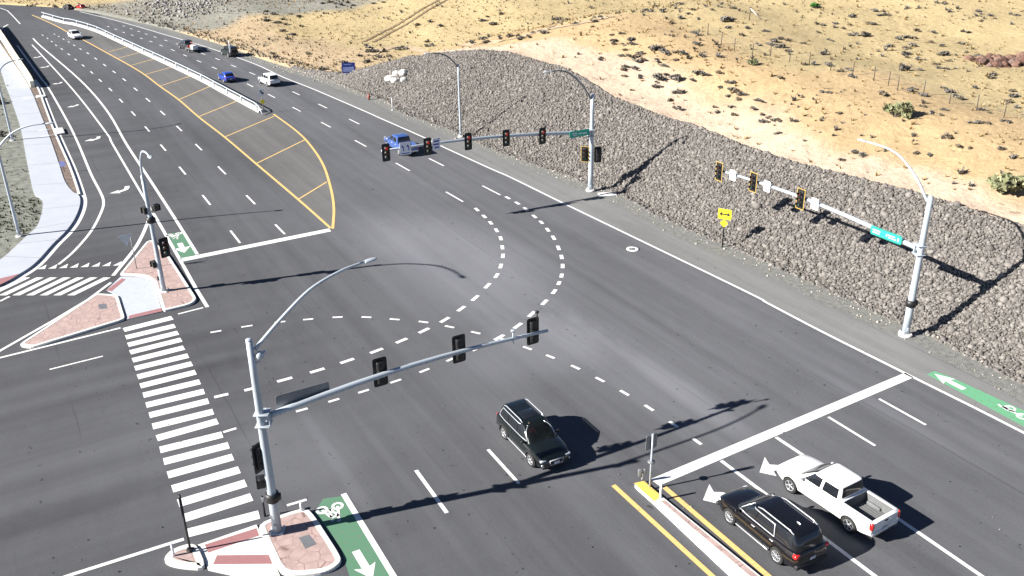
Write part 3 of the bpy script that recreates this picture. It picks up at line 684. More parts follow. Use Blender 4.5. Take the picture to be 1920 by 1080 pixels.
def plate_sign(name, parent, loc, face, wd, h, material, marks=None, r=.05, border=None):
    s = put(name, rect_panel(wd, h, .02, r), [material], parent, loc, rz_of(face))
    if border is not None:
        g = MB(); q = .035
        for c, d in (((0, -.013, h/2-q), (wd-2*q, .006, .03)), ((0, -.013, -h/2+q), (wd-2*q, .006, .03)), ((wd/2-q, -.0135, 0), (.03, .006, h-2*q)), ((-wd/2+q, -.0135, 0), (.03, .006, h-2*q))): g.box(c, d)
        put('sign_border', g, border, s)
    if marks: marks(s)
    return s
def marks_poly(polys, material, z=-.014):
    def f(s):
        g = MB()
        for P in polys:
            a = sum(P[i][0]*P[(i+1) % len(P)][1]-P[(i+1) % len(P)][0]*P[i][1] for i in range(len(P)))
            if a < 0: P = P[::-1]
            g.add([(p[0], z, p[1]) for p in P], [list(range(len(P)))])
        put('legend', g, material, s, fix=False)
    return f
def rectp(x, y, a, h): return [(x-a/2, y-h/2), (x+a/2, y-h/2), (x+a/2, y+h/2), (x-a/2, y+h/2)]
LEFT_ARROW = [(-.02, -.3), (.06, -.3), (.06, .05), (-.0, .14), (-.06, .16), (-.06, .26), (-.2, .12), (-.06, -.02), (-.06, .07), (-.02, .03)]
def shift(P, dx, dy, s=1): return [(x*s+dx, y*s+dy) for x, y in P]
def pole(root, h, r0_, r1_, base=.32, fnd=0.0):
    g = MB(); g.tube([(0, 0, .06)]+[(0, 0, h*k/6) for k in range(1, 7)], [r0_]+[r0_+(r1_-r0_)*k/6 for k in range(1, 7)], 18); g.ball((0, 0, h), (r1_*1.08, r1_*1.08, .07)); put('pole', g, MAT['galv'], root)
    g = MB(); g.lathe([(0, .0), (base*1.25, 0), (base*1.25, .12), (0, .12)], 24); g.rbox((0, 0, .15), (base*1.9, base*1.9, .05), .01)
    for sx in (-1, 1):
        for sy in (-1, 1): g.tube([(sx*base*.75, sy*base*.75, .14), (sx*base*.75, sy*base*.75, .25)], .03, 6)
    put('base_plate', g, MAT['concrete'], root)
    g = MB(); g.rbox((0, -r0_-.0, .5), (.14, .05, .25), .02); put('handhole', g, MAT['galv'], root)
def lum(root, z0, pts, tip_dir, am=None):
    g = MB(); P = smooth([np.array(p) for p in pts], 6); g.tube(P, list(np.linspace(.085, .055, len(P))), 10)
    a = put('lamp_arm', g, am or MAT['galv'], root)
    t = np.array(pts[-1])-np.array(pts[-2]); link('lamp_head', ME_LUM, a, tuple(np.array(pts[-1])+np.array([t[0], t[1], 0])/np.linalg.norm(t[:2])*.45), math.atan2(t[1], t[0])+math.pi/2)
def mast(root, base, z1, tip, r0_=.15, r1_=.075):
    T = np.array([tip[0]-base[0], tip[1]-base[1], tip[2]]); S = np.array([0, 0, z1]); P = [S+(T-S)*k/10+np.array([0, 0, .35*math.sin(math.pi*k/10)]) for k in range(11)]
    g = MB(); g.tube(P, list(np.linspace(r0_, r1_, 11)), 14); put('mast_arm', g, MAT['galv'], root)
    d = (T-S); d[2] = 0; d = d/np.linalg.norm(d)
    g = MB()
    for dz in (-.28, .28): g.rbox((d[0]*.1, d[1]*.1, z1+dz), (.62, .62, .05), .02)
    X = Matrix.Translation((d[0]*.3, d[1]*.3, z1)) @ Matrix.Rotation(math.atan2(d[1], d[0]), 4, 'Z')
    g.rbox((0, 0, 0), (.08, .5, .62), .02, X=X)
    put('arm_clamp', g, MAT['galv'], root)
    B3 = np.array([base[0], base[1], 0])
    def at_px(px):                                            # point of the arm seen at column px
        lo, hi = 0., 1.; f0 = proj(P[0]+B3)[0] < proj(P[-1]+B3)[0]
        for _ in range(40):
            m_ = (lo+hi)/2; i = min(int(m_*10), 9); q = P[i]+(P[i+1]-P[i])*(m_*10-i)
            if (proj(q+B3)[0] < px) == f0: lo = m_
            else: hi = m_
        return q
    return at_px, d
def pt_on(base, px, py, dz=0):                                 # place beside a pole, as seen at a pixel
    z = zat(base, py); p = at(px, py, z); return (p[0]-base[0], p[1]-base[1], z+dz)
def collar(root, z, r):
    g = MB(); g.lathe([(r, -.2), (r+.09, -.2), (r+.09, .2), (r, .2)], 18, c=(0, 0, z)); g.rbox((r+.1, 0, z), (.14, .2, .3), .02); put('collar', g, MAT['black'], root)

# --- near corner
b1 = at(521, 1000)
p1 = empty('traffic_signal_pole', b1, label='tall galvanised mast arm pole on the near corner island, three signals seen from behind', cat='signal pole')
pole(p1, 9.5, .21, .13)
tip = at(1027, 620, 6.2)
apx, d1 = mast(p1, b1, 5.86, (tip[0], tip[1], 6.2))
for px in (717, 865, 1004):
    q = apx(px); head(p1, (q[0]+DR[0]*.22, q[1]+DR[1]*.22, q[2]+.02), DR)
q = apx(572); plate_sign('street_name_sign', p1, (q[0]+DR[0]*.18, q[1]+DR[1]*.18, q[2]+.28), DR, 2.3, .55, MAT['signback'])
lt = at(690, 489, 11.2); v = np.array([lt[0]-b1[0], lt[1]-b1[1]])
lum(p1, 9, [(v[0]*.03, v[1]*.03, 9.0), (v[0]*.25, v[1]*.25, 9.9), (v[0]*.5, v[1]*.5, 10.75), (v[0]*.75, v[1]*.75, 11.12), (v[0]*.95, v[1]*.95, 11.2)], v)
head(p1, pt_on(b1, 486, 858), DR*.85-NR*.5)
ped(p1, pt_on(b1, 491, 903), -NR*.9+DR*.2)
collar(p1, zat(b1, 931), .19)
z_ = zat(b1, 670); g = MB(); g.ball((.32, .05, z_+.05), (.17, .17, .2)); g.tube([(.1, 0, z_-.25), (.3, .04, z_-.22), (.32, .05, z_)], .03, 8); g.ball((.5, .12, z_+.16), (.08, .08, .08)); put('dome_camera', g, MAT['galv'], p1)
g = MB(); q = apx(962); g.tube([(q[0], q[1], q[2]-.3), (q[0], q[1], q[2]+.35)], .03, 6); g.rbox((q[0], q[1], q[2]+.4), (.2, .14, .12), .03); put('detector_camera', g, MAT['galv'], p1)
q = apx(1003); g = MB(); g.tube([(q[0]+.1, q[1]+.15, q[2]+.6), (q[0]+.1, q[1]+.15, q[2]+1.0)], .04, 6); g.ball((q[0]+.1, q[1]+.15, q[2]+1.05), (.11, .08, .08)); put('preemption_sensor', g, MAT['black'], p1)

# --- right side, by the riprap
b4 = at(1697, 629)
p4 = empty('traffic_signal_pole', b4, label='white mast arm pole at the foot of the riprap on the right, yellow bordered signals', cat='signal pole')
pole(p4, 8.85, .23, .15)
tip = at(1349, 319, 5.75); apx, d4 = mast(p4, b4, 5.6, (tip[0], tip[1], 5.75), .16, .08)
fc = -NR
for px in (1354, 1418, 1507):
    q = apx(px); head(p4, (q[0]+fc[0]*.25, q[1]+fc[1]*.25, q[2]), fc, True)
for px in (1378, 1442, 1532):
    q = apx(px); plate_sign('turn_sign', p4, (q[0]+fc[0]*.2, q[1]+fc[1]*.2, q[2]+.0), fc, .62, .76, MAT['signwhite'], marks_poly([shift(LEFT_ARROW, .08, .08, .55), rectp(0, -.25, .3, .05)], MAT['mark']))
q = apx(1666)
plate_sign('street_name_sign', p4, (q[0]+fc[0]*.22, q[1]+fc[1]*.22, q[2]+.02), fc, 2.3, .56, MAT['signgreen'], marks_poly([rectp(-.7, .06, .55, .07), rectp(-.72, -.09, .5, .06), rectp(.05, .0, .07, .16), rectp(.4, .05, .5, .06), rectp(.45, -.09, .55, .05), rectp(.88, -.02, .1, .2)], MAT['signwhite']), .06, MAT['mark'])
lt = at(1613, 262, 10.9); v = np.array([lt[0]-b4[0], lt[1]-b4[1]])
lum(p4, 8.5, [(v[0]*.03, v[1]*.03, 8.5), (v[0]*.2, v[1]*.2, 9.6), (v[0]*.42, v[1]*.42, 10.5), (v[0]*.62, v[1]*.62, 10.85), (v[0]*.9, v[1]*.9, 10.9)], v)
collar(p4, zat(b4, 568), .21)

# --- middle, across the highway
b5 = at(1107, 358)
p5 = empty('traffic_signal_pole', b5, label='mast arm pole below the riprap holding five black signals over the far lanes', cat='signal pole')
pole(p5, 8.5, .24, .16)
tip = at(715, 283, 6.25); apx, d5 = mast(p5, b5, 5.25, (tip[0], tip[1], 6.25), .17, .08)
fc = -DR
for px in (721, 799, 875, 946, 1014):
    q = apx(px); head(p5, (q[0]+fc[0]*.25, q[1]+fc[1]*.25, q[2]-.1), fc, False, True)
q = apx(758); plate_sign('lane_sign', p5, (q[0]+fc[0]*.22, q[1]+fc[1]*.22, q[2]-.02), fc, .95, 1.0, MAT['signwhite'], marks_poly([shift(LEFT_ARROW, -.18, .08, .9), shift(LEFT_ARROW, .26, .08, .9), rectp(0, -.38, .7, .07)], MAT['signblue']))
q = apx(816); plate_sign('lane_sign', p5, (q[0]+fc[0]*.22, q[1]+fc[1]*.22, q[2]-.02), fc, .68, 1.0, MAT['signwhite'], marks_poly([rectp(0, .25, .45, .12), rectp(-.02, .0, .5, .12), rectp(.02, -.25, .4, .12), rectp(.2, .42, .12, .08)], MAT['signblue']))
q = apx(1084); plate_sign('street_name_sign', p5, (q[0]+fc[0]*.22, q[1]+fc[1]*.22, q[2]), fc, 2.0, .55, MAT['signgreen'], marks_poly([rectp(-.5, .06, .5, .08), rectp(.05, .0, .3, .1), rectp(.5, -.04, .45, .09), rectp(-.45, -.1, .4, .06)], MAT['signwhite']), .06)
lt = at(1024, 135, 10.9); v = np.array([lt[0]-b5[0], lt[1]-b5[1]])
lum(p5, 8.2, [(v[0]*.04, v[1]*.04, 8.2), (v[0]*.25, v[1]*.25, 9.5), (v[0]*.5, v[1]*.5, 10.5), (v[0]*.7, v[1]*.7, 10.85), (v[0]*.9, v[1]*.9, 10.9)], v, MAT['galvd'])  # lamp arm in darker steel than its pole: shade put into the colour
head(p5, pt_on(b5, 1097, 289), -NR*.7-DR*.7, True); head(p5, pt_on(b5, 1121, 290), DR*.9+NR*.4)

# --- island pole
b2 = at(308, 549)
p2 = empty('traffic_signal_pole', b2, label='pole on the pink triangular island with a three light signal near its foot', cat='signal pole')
pole(p2, 8.3, .17, .11)
lum(p2, 8, [(0.02, -.03, 8.0), (.2, -.35, 9.2), (.75, -1.25, 10.2), (1.4, -2.3, 10.55), (1.95, -3.2, 10.6)], (2.1, -3.5))
q = pt_on(b2, 308, 464); head(p2, q, -DR*.95+NR*.3)
ped(p2, pt_on(b2, 273, 394), -NR-DR*.4); ped(p2, pt_on(b2, 292, 389), NR*.4-DR); ped(p2, pt_on(b2, 290, 495), -NR*.9-DR*.3)
collar(p2, zat(b2, 412), .15)
g = MB(); zb = 1.1; g.rbox((-.2, -.05, zb), (.12, .12, .3), .02); put('push_button', g, MAT['black'], p2)

# --- street lamps
def street_lamp(base_px, top_px, tip_px, tz, label, r=.13, am=None):
    b_ = at(*base_px); h = zat(b_, top_px[1]); o_ = empty('street_lamp', b_, label=label, cat='street lamp', group='street lamps')
    pole(o_, h, r, r*.65, .24)
    t = at(*tip_px, tz); v = np.array([t[0]-b_[0], t[1]-b_[1]])
    lum(o_, h, [(v[0]*.02, v[1]*.02, h-.2), (v[0]*.3, v[1]*.3, h+(tz-h)*.55), (v[0]*.6, v[1]*.6, h+(tz-h)*.9), (v[0]*.92, v[1]*.92, tz)], v, am)
street_lamp((864,257), (858,121), (803,100), 9.0, 'slim street lamp standing at the toe of the riprap behind the far signals', am=MAT['galvd'])  # arm's shaded look painted in with the dark steel
street_lamp((37,445), (2,272), (92,231), 8.9, 'street lamp whose foot stands on the weedy verge where the sidewalk bends')
street_lamp((24,265), (2,137), (34,112), 8.2, 'street lamp beyond the first one, beside the straight part of the sidewalk')

# --- free-standing signs
def sign_post(name, base_px, h, label, cat='sign', r=.035, material='galvd'):
    b_ = at(*base_px); o_ = empty(name, b_, label=label, cat=cat); g = MB(); g.tube([(0, 0, 0), (0, 0, h)], r, 8); put('post', g, MAT[material], o_); return o_, b_
o_, b_ = sign_post('warning_sign', (1354,464), 2.95, 'yellow sign with a black double headed arrow at the foot of the riprap', r=.05, material='black')
DA = [(-.42, 0), (-.2, .2), (-.2, .06), (.2, .06), (.2, .2), (.42, 0), (.2, -.2), (.2, -.06), (-.2, -.06), (-.2, -.2)]
fcs = -NR*.85-DR*.5
plate_sign('sign_panel', o_, (fcs[0]*.06, fcs[1]*.06, 2.65), fcs, 1.0, .78, MAT['signyellow'], marks_poly([DA], MAT['mark']))
s_ = put('marker_panel', rect_panel(.45, .45, .02, .03), MAT['signyellow'], o_, (fcs[0]*.07, fcs[1]*.07, 1.95), rz_of(fcs)); s_.rotation_euler = (0, math.radians(45), rz_of(fcs))
b_ = at(656, 153); o_ = empty('blue_sign', b_, label='blue sign with a pale lower panel on two legs where the riprap begins', cat='sign')
for k in (-.5, .5):
    g = MB(); g.tube([(k, .25*k, 0), (k, .25*k, 2.4)], .05, 8); put('post', g, MAT['galv'], o_)
fcs = np.array([.25, -.97]); plate_sign('sign_panel', o_, (.0, -.1, 1.85), fcs, 1.75, 1.35, MAT['signblue'], marks_poly([rectp(0, -.2, 1.45, .62), rectp(-.1, .45, 1.0, .1)], mat('pale blue legend', (.35, .42, .75), .5)))
o_, b_ = sign_post('keep_right_sign', (495,212), 2.9, 'white arrow sign above a yellow marker at the end of the median barrier')
fcs = np.array([.3, -.95])
plate_sign('sign_panel', o_, (0, -.06, 2.4), fcs, .62, .8, MAT['signwhite'], marks_poly([[(-.12, .3), (.0, .3), (.05, .1), (.2, .0), (.24, .1), (.28, -.15), (.04, -.2), (.1, -.12), (-.08, .0)]], MAT['mark']))
s_ = put('marker_panel', rect_panel(.45, .45, .02, .03), MAT['signyellow'], o_, (0, -.06, 1.35), rz_of(fcs)); s_.rotation_euler = (0, math.radians(45), rz_of(fcs))
o_, b_ = sign_post('median_sign', (1218,918), 3.05, 'grey sign seen from behind on the yellow nose of the near median', r=.045, material='galv')
plate_sign('sign_panel', o_, (DR[0]*.07, DR[1]*.07, 2.6), DR, .62, .78, MAT['signback'])
g = MB(); g.lathe([(.05, -.03), (.17, -.03), (.17, .03), (.05, .03)], 12, c=(0, 0, 1.55)); put('bracket', g, MAT['galvd'], o_)
o_, b_ = sign_post('edge_on_sign', (358,1036), 3.0, 'dark sign post seen edge-on on the small kerbed nose of the near island', r=.05, material='black')
plate_sign('sign_panel', o_, (-.05*NR[0], -.05*NR[1], 2.45), np.array([.9, .43]), .5, .9, MAT['black']); g = MB(); g.rbox((0, 0, .12), (.3, .22, .2), .03); put('base_block', g, MAT['black'], o_)
o_, b_ = sign_post('yield_sign', (257,507), 2.6, 'grey back of a triangular yield sign on a thin post by the slip lane', r=.03)
g = MB(); g.add([(-.5, -.01, .43), (.5, -.01, .43), (0, -.01, -.45), (-.5, .01, .43), (.5, .01, .43), (0, .01, -.45)], [(0, 2, 1), (3, 4, 5), (0, 1, 4, 3), (1, 2, 5, 4), (2, 0, 3, 5)]); put('sign_panel', g, MAT['galv'], o_, (-.4, .05, 2.3), rz_of(np.array([-.5, .85])))
o_, b_ = sign_post('small_blue_sign', (121,323), 1.1, 'small pale blue panel on a short post in the brown planting strip', r=.04)
plate_sign('sign_panel', o_, (0, -.05, .85), np.array([.2, -1]), .5, .5, mat('pale blue panel', (.35, .38, .75), .5))
# delineators
for (px, h, lab, nm) in (((1238,938), 1.0, 'white flexible post just behind the yellow median nose', 'delineator_post'), ((736,207), 1.5, 'white marker post on the gravel shoulder below the white boulders', 'marker_post'),
                         ((327,1047), .8, 'short white post on the rounded nose of the near island', 'bollard'), ((566,962), .55, 'bent white stub at the top kerb of the near island', 'bollard')):
    b_ = at(*px); o_ = empty(nm, b_, label=lab, cat='post')
    g = MB(); g.tube([(0, 0, .02), (0, 0, h*.97), (0, 0, h)], [.055, .055, .03], 10); put('post', g, MAT['signwhite'], o_)
    g = MB(); g.lathe([(0, 0), (.13, 0), (.12, .05), (.06, .09), (0, .09)], 14); put('base', g, MAT['kerb'], o_)
b_ = at(1204, 905); o_ = empty('median_lamp', b_, label='low grey twin light unit on the tip of the yellow median nose', cat='light unit')
g = MB(); g.tube([(0, 0, .15), (0, 0, .55)], .05, 8); put('stem', g, MAT['galv'], o_); g = MB(); g.rbox((-.12, 0, .55), (.2, .12, .42), .03); g.rbox((.1, .02, .6), (.12, .1, .32), .03); put('housing', g, MAT['galvd'], o_)
b_ = at(497, 968); o_ = empty('push_button_post', b_, label='short dark push button post at the kerb of the near crosswalk', cat='post')
g = MB(); g.tube([(0, 0, 0), (0, 0, 1.1)], .05, 8); put('post', g, MAT['black'], o_); g = MB(); g.rbox((.06, -.06, .95), (.14, .1, .22), .02); put('button_box', g, MAT['galvd'], o_)
b_ = at(692, 187); o_ = empty('hydrant_marker', b_, label='small reddish marker at the toe of the riprap', cat='marker')
g = MB(); g.tube([(0, 0, 0), (0, 0, .7)], [.12, .12], 10); g.ball((0, 0, .7), (.13, .13, .1)); put('barrel', g, MAT['litter'], o_); g = MB(); g.tube([(-.25, 0, .4), (.25, 0, .4)], .07, 8); put('outlets', g, MAT['litter'], o_)
# ground boxes and covers
g = MB(); g.lathe([(0, .012), (.2, .012), (.2, .02), (0, .02)], 28); mh = put('manhole_cover', g, MAT['galvd'], loc=(*at(1187, 467), 0), label='round manhole cover with a pale collar in the outer lane', cat='manhole')
g = MB(); g.lathe([(.2, .0), (.2, .018), (.5, .016), (.5, .0)], 32); put('collar', g, MAT['concrete'], mh)
g = MB(); g.rbox((0, 0, .06), (1.5, .9, .14), .03); put('pull_box', g, MAT['concrete'], loc=(*at(1139, 366), 0), rz=.15, label='flat concrete pull box beside the middle signal pole', cat='utility box')
for px, lb in (((76,183), 'farther of the two pale inlet slabs in the kerb'), ((112,248), 'nearer of the two pale inlet slabs in the kerb')):
    b_ = at(*px); v_ = at(112, 271) - at(98, 238); o_ = empty('drain_inlet', b_, math.atan2(v_[1], v_[0]), label=lb, cat='drain inlet', group='drain inlets')
    g = MB(); g.rbox((0, 0, .12), (2.6 if px[0] > 100 else 1.2, .9, .16), .03); put('slab', g, MAT['kerb'], o_)
    for k in (-1, 1):
        g = MB(); g.rbox((k*(1.4 if px[0] > 100 else .5), -1.2, .12), (.16, 1.6, .08), .02); put('side_curb', g, MAT['kerb'], o_)

# ================================================================== VEHICLES   (local x forward, y left, z up; origin on the ground)
def carpaint(name, c, rough=.25, coat=.8): return mat(name, c, rough, 0, var=.03, scale=2, coat=coat)
CM = dict(glass=mat('tinted car glass', (.012, .014, .018), .06, spec=.7, var=.1), chrome=mat('chrome trim', (.72, .73, .75), .25, .6, var=.03), tyre=mat('tyre rubber', (.018, .018, .018), .9),
          rim=mat('alloy rim', (.4, .41, .43), .35, .5, var=.04), plastic=mat('black car plastic', (.02, .02, .022), .6), redl=mat('tail lamp red', (.55, .02, .02), .2, coat=.5),
          headl=mat('headlamp', (.7, .72, .75), .12, .2, coat=.8), plate=mat('licence plate', (.6, .6, .62), .5), bedliner=mat('grey bed liner', (.13, .135, .14), .8, var=.15), amber=mat('amber lamp', (.6, .25, .03), .3))
def spl(tab, x): xs = [a for a, b in tab]; ys = [b for a, b in tab]; return np.interp(x, xs, ys)
def boolean(o, cutter):
    md = o.modifiers.new('b', 'BOOLEAN'); md.operation = 'DIFFERENCE'; md.solver = 'EXACT'; md.object = cutter
    dg = bpy.context.evaluated_depsgraph_get(); me = bpy.data.meshes.new_from_object(o.evaluated_get(dg)); o.modifiers.clear(); old = o.data; o.data = me
    nm = old.name; bpy.data.meshes.remove(old); me.name = nm; c = cutter.data; bpy.data.objects.remove(cutter); bpy.data.meshes.remove(c); return o
def wheel(parent, x, y, r, wd, side, rim_m, spokes=5):
    g = MB(); h = wd/2
    g.lathe([(r*.62, -h*.9), (r*.9, -h), (r*.985, -h*.75), (r, -h*.3), (r, h*.3), (r*.985, h*.75), (r*.9, h), (r*.62, h*.9)], 28, 'y')
    w_ = put('wheel', g, CM['tyre'], parent, (x, y, r))
    g = MB(); s = side; R_ = r*.68
    g.lathe([(R_, h*.86*s), (R_*.93, h*.96*s), (R_*.86, h*.86*s), (R_*.84, h*.5*s)], 28, 'y'); gd = MB(); gd.lathe([(R_*.85, h*.42*s), (0, h*.42*s)], 24, 'y'); put('brake_disc', gd, CM['plastic'], w_)
    g.lathe([(0, h*.9*s), (R_*.2, h*.9*s), (R_*.24, h*.5*s)], 14, 'y')
    for k in range(spokes):
        X = Matrix.Rotation(2*math.pi*k/spokes + .3, 4, 'Y'); g.rbox((R_*.52, h*.72*s, 0), (R_*.85, h*.28, R_*(.26 if spokes < 7 else .13)), .01, X=X)
    put('rim', g, rim_m, w_)
def lower_body(top, wid, zb, L, x0, wheels, wr, crown=.05, fl=.9):
    # top: height of the upper edge along x; wid: half width along x
    xs = np.unique(np.concatenate([np.linspace(x0-L, x0, 34), [x0-L+.03, x0-.03, x0-.1, x0-L+.1]])); ring = []
    for x in xs:
        zh, w_ = spl(top, x), spl(wid, x); e = min(x0-x, x-(x0-L)); b_ = zb + max(0, .12-e*.25)
        H = zh-b_
        pr = [(0, b_), (w_*.82, b_), (w_*.95, b_+.07), (w_*.99, b_+.3*H), (w_, b_+.52*H), (w_*.985, b_+.74*H), (w_*fl*1.03, zh-.05), (w_*fl*.97, zh-.008), (w_*.55, zh+crown*.7), (0, zh+crown)]
        ring.append([(x, y, z) for y, z in pr] + [(x, -y, z) for y, z in pr[-2:0:-1]])
    n_ = len(ring[0]); g = MB(); m_ = len(ring)
    g.add([p for r in ring for p in r], [(i*n_+j, i*n_+(j+1) % n_, (i+1)*n_+(j+1) % n_, (i+1)*n_+j) for i in range(m_-1) for j in range(n_)] + [list(range(n_))[::-1], list(range((m_-1)*n_, m_*n_))], 0, True)
    return g
class House:                                                   # the glazed upper body: rounded plan outlines stacked from belt to roof
    def __init__(s, levels, n=6.): s.lv = levels; s.n = n      # (t, rear x, front x, half width, z)
    def par(s, t):
        T = [l[0] for l in s.lv]; return [np.interp(t, T, [l[i] for l in s.lv]) for i in (1, 2, 3, 4)]
    def mesh(s):
        g = MB(); K_ = 48; rings = []
        ts = np.unique(np.concatenate([np.linspace(0, .9, 6), [.94, .97, 1.0]]))
        for t in ts:
            xr, xf, b_, z = s.par(t); sh = 1 - .05*max(0, (t-.9)/.1)**2
            cx, a = (xr+xf)/2, (xf-xr)/2; r = []
            for k in range(K_):
                an = 2*math.pi*k/K_; c, sn = math.cos(an), math.sin(an); e = 2/s.n
                r.append((cx+a*sh*math.copysign(abs(c)**e, c), b_*sh*math.copysign(abs(sn)**e, sn), z))
            rings.append(r)
        xr, xf, b_, z = s.par(1.0); rings.append([((xr+xf)/2+(p[0]-(xr+xf)/2)*.6, p[1]*.6, z+.02) for p in rings[-1]])
        m_ = len(rings); g.add([p for r in rings for p in r], [(i*K_+j, i*K_+(j+1) % K_, (i+1)*K_+(j+1) % K_, (i+1)*K_+j) for i in range(m_-1) for j in range(K_)] + [list(range((m_-1)*K_, m_*K_)), list(range(K_))[::-1]], 0, True)
        return g
    def side(s, x, t, sg, off=.012):
        xr, xf, b_, z = s.par(t); q = min(abs((x-(xr+xf)/2)/((xf-xr)/2)), .995); return (x, sg*(b_*(1-q**s.n)**(1/s.n)+off), z)
    def end(s, y, t, front, off=.012):
        xr, xf, b_, z = s.par(t); q = min(abs(y/b_), .995); a = (xf-xr)/2*(1-q**s.n)**(1/s.n)+off; return ((xr+xf)/2+(a if front else -a), y, z)
    def side_panel(s, x00, x10, x01, x11, t0, t1, sg, off=.012, nx=6, ntt=4):
        g = MB(); vs = [s.side((x00+(x10-x00)*i/nx)*(1-j/ntt)+(x01+(x11-x01)*i/nx)*j/ntt, t0+(t1-t0)*j/ntt, sg, off) for j in range(ntt+1) for i in range(nx+1)]
        f = [(j*(nx+1)+i, j*(nx+1)+i+1, (j+1)*(nx+1)+i+1, (j+1)*(nx+1)+i) for j in range(ntt) for i in range(nx)]
        if sg > 0: f = [q[::-1] for q in f]
        g.add(vs, f, 0, True); return g
    def side_loop(s, x00, x10, x01, x11, t0, t1, sg, off=.02, m=5):
        P = [s.side(x00+(x10-x00)*k/m, t0, sg, off) for k in range(m)]+[s.side(x10+(x11-x10)*k/m, t0+(t1-t0)*k/m, sg, off) for k in range(m)]+[s.side(x11+(x01-x11)*k/m, t1, sg, off) for k in range(m)]+[s.side(x01+(x00-x01)*k/m, t1+(t0-t1)*k/m, sg, off) for k in range(m+1)]
        return P
    def end_panel(s, f0, f1, t0, t1, front, off=.012, ny=10, ntt=4):
        g = MB(); vs = []
        for j in range(ntt+1):
            t = t0+(t1-t0)*j/ntt; b_ = s.par(t)[2]*(f0+(f1-f0)*j/ntt); vs += [s.end(-b_+2*b_*i/ny, t, front, off) for i in range(ny+1)]
        f = [(j*(ny+1)+i, j*(ny+1)+i+1, (j+1)*(ny+1)+i+1, (j+1)*(ny+1)+i) for j in range(ntt) for i in range(ny)]
        if not front: f = [q[::-1] for q in f]
        g.add(vs, f, 0, True); return g
def mirror(parent, x, y, z, sg, material):
    g = MB(); g.ball((x, y+sg*.14, z), (.07, .12, .085), sub=2); g.tube([(x+.02, y-sg*.05, z-.06), (x, y+sg*.1, z-.02)], .03, 6); put('wing_mirror', g, material, parent)
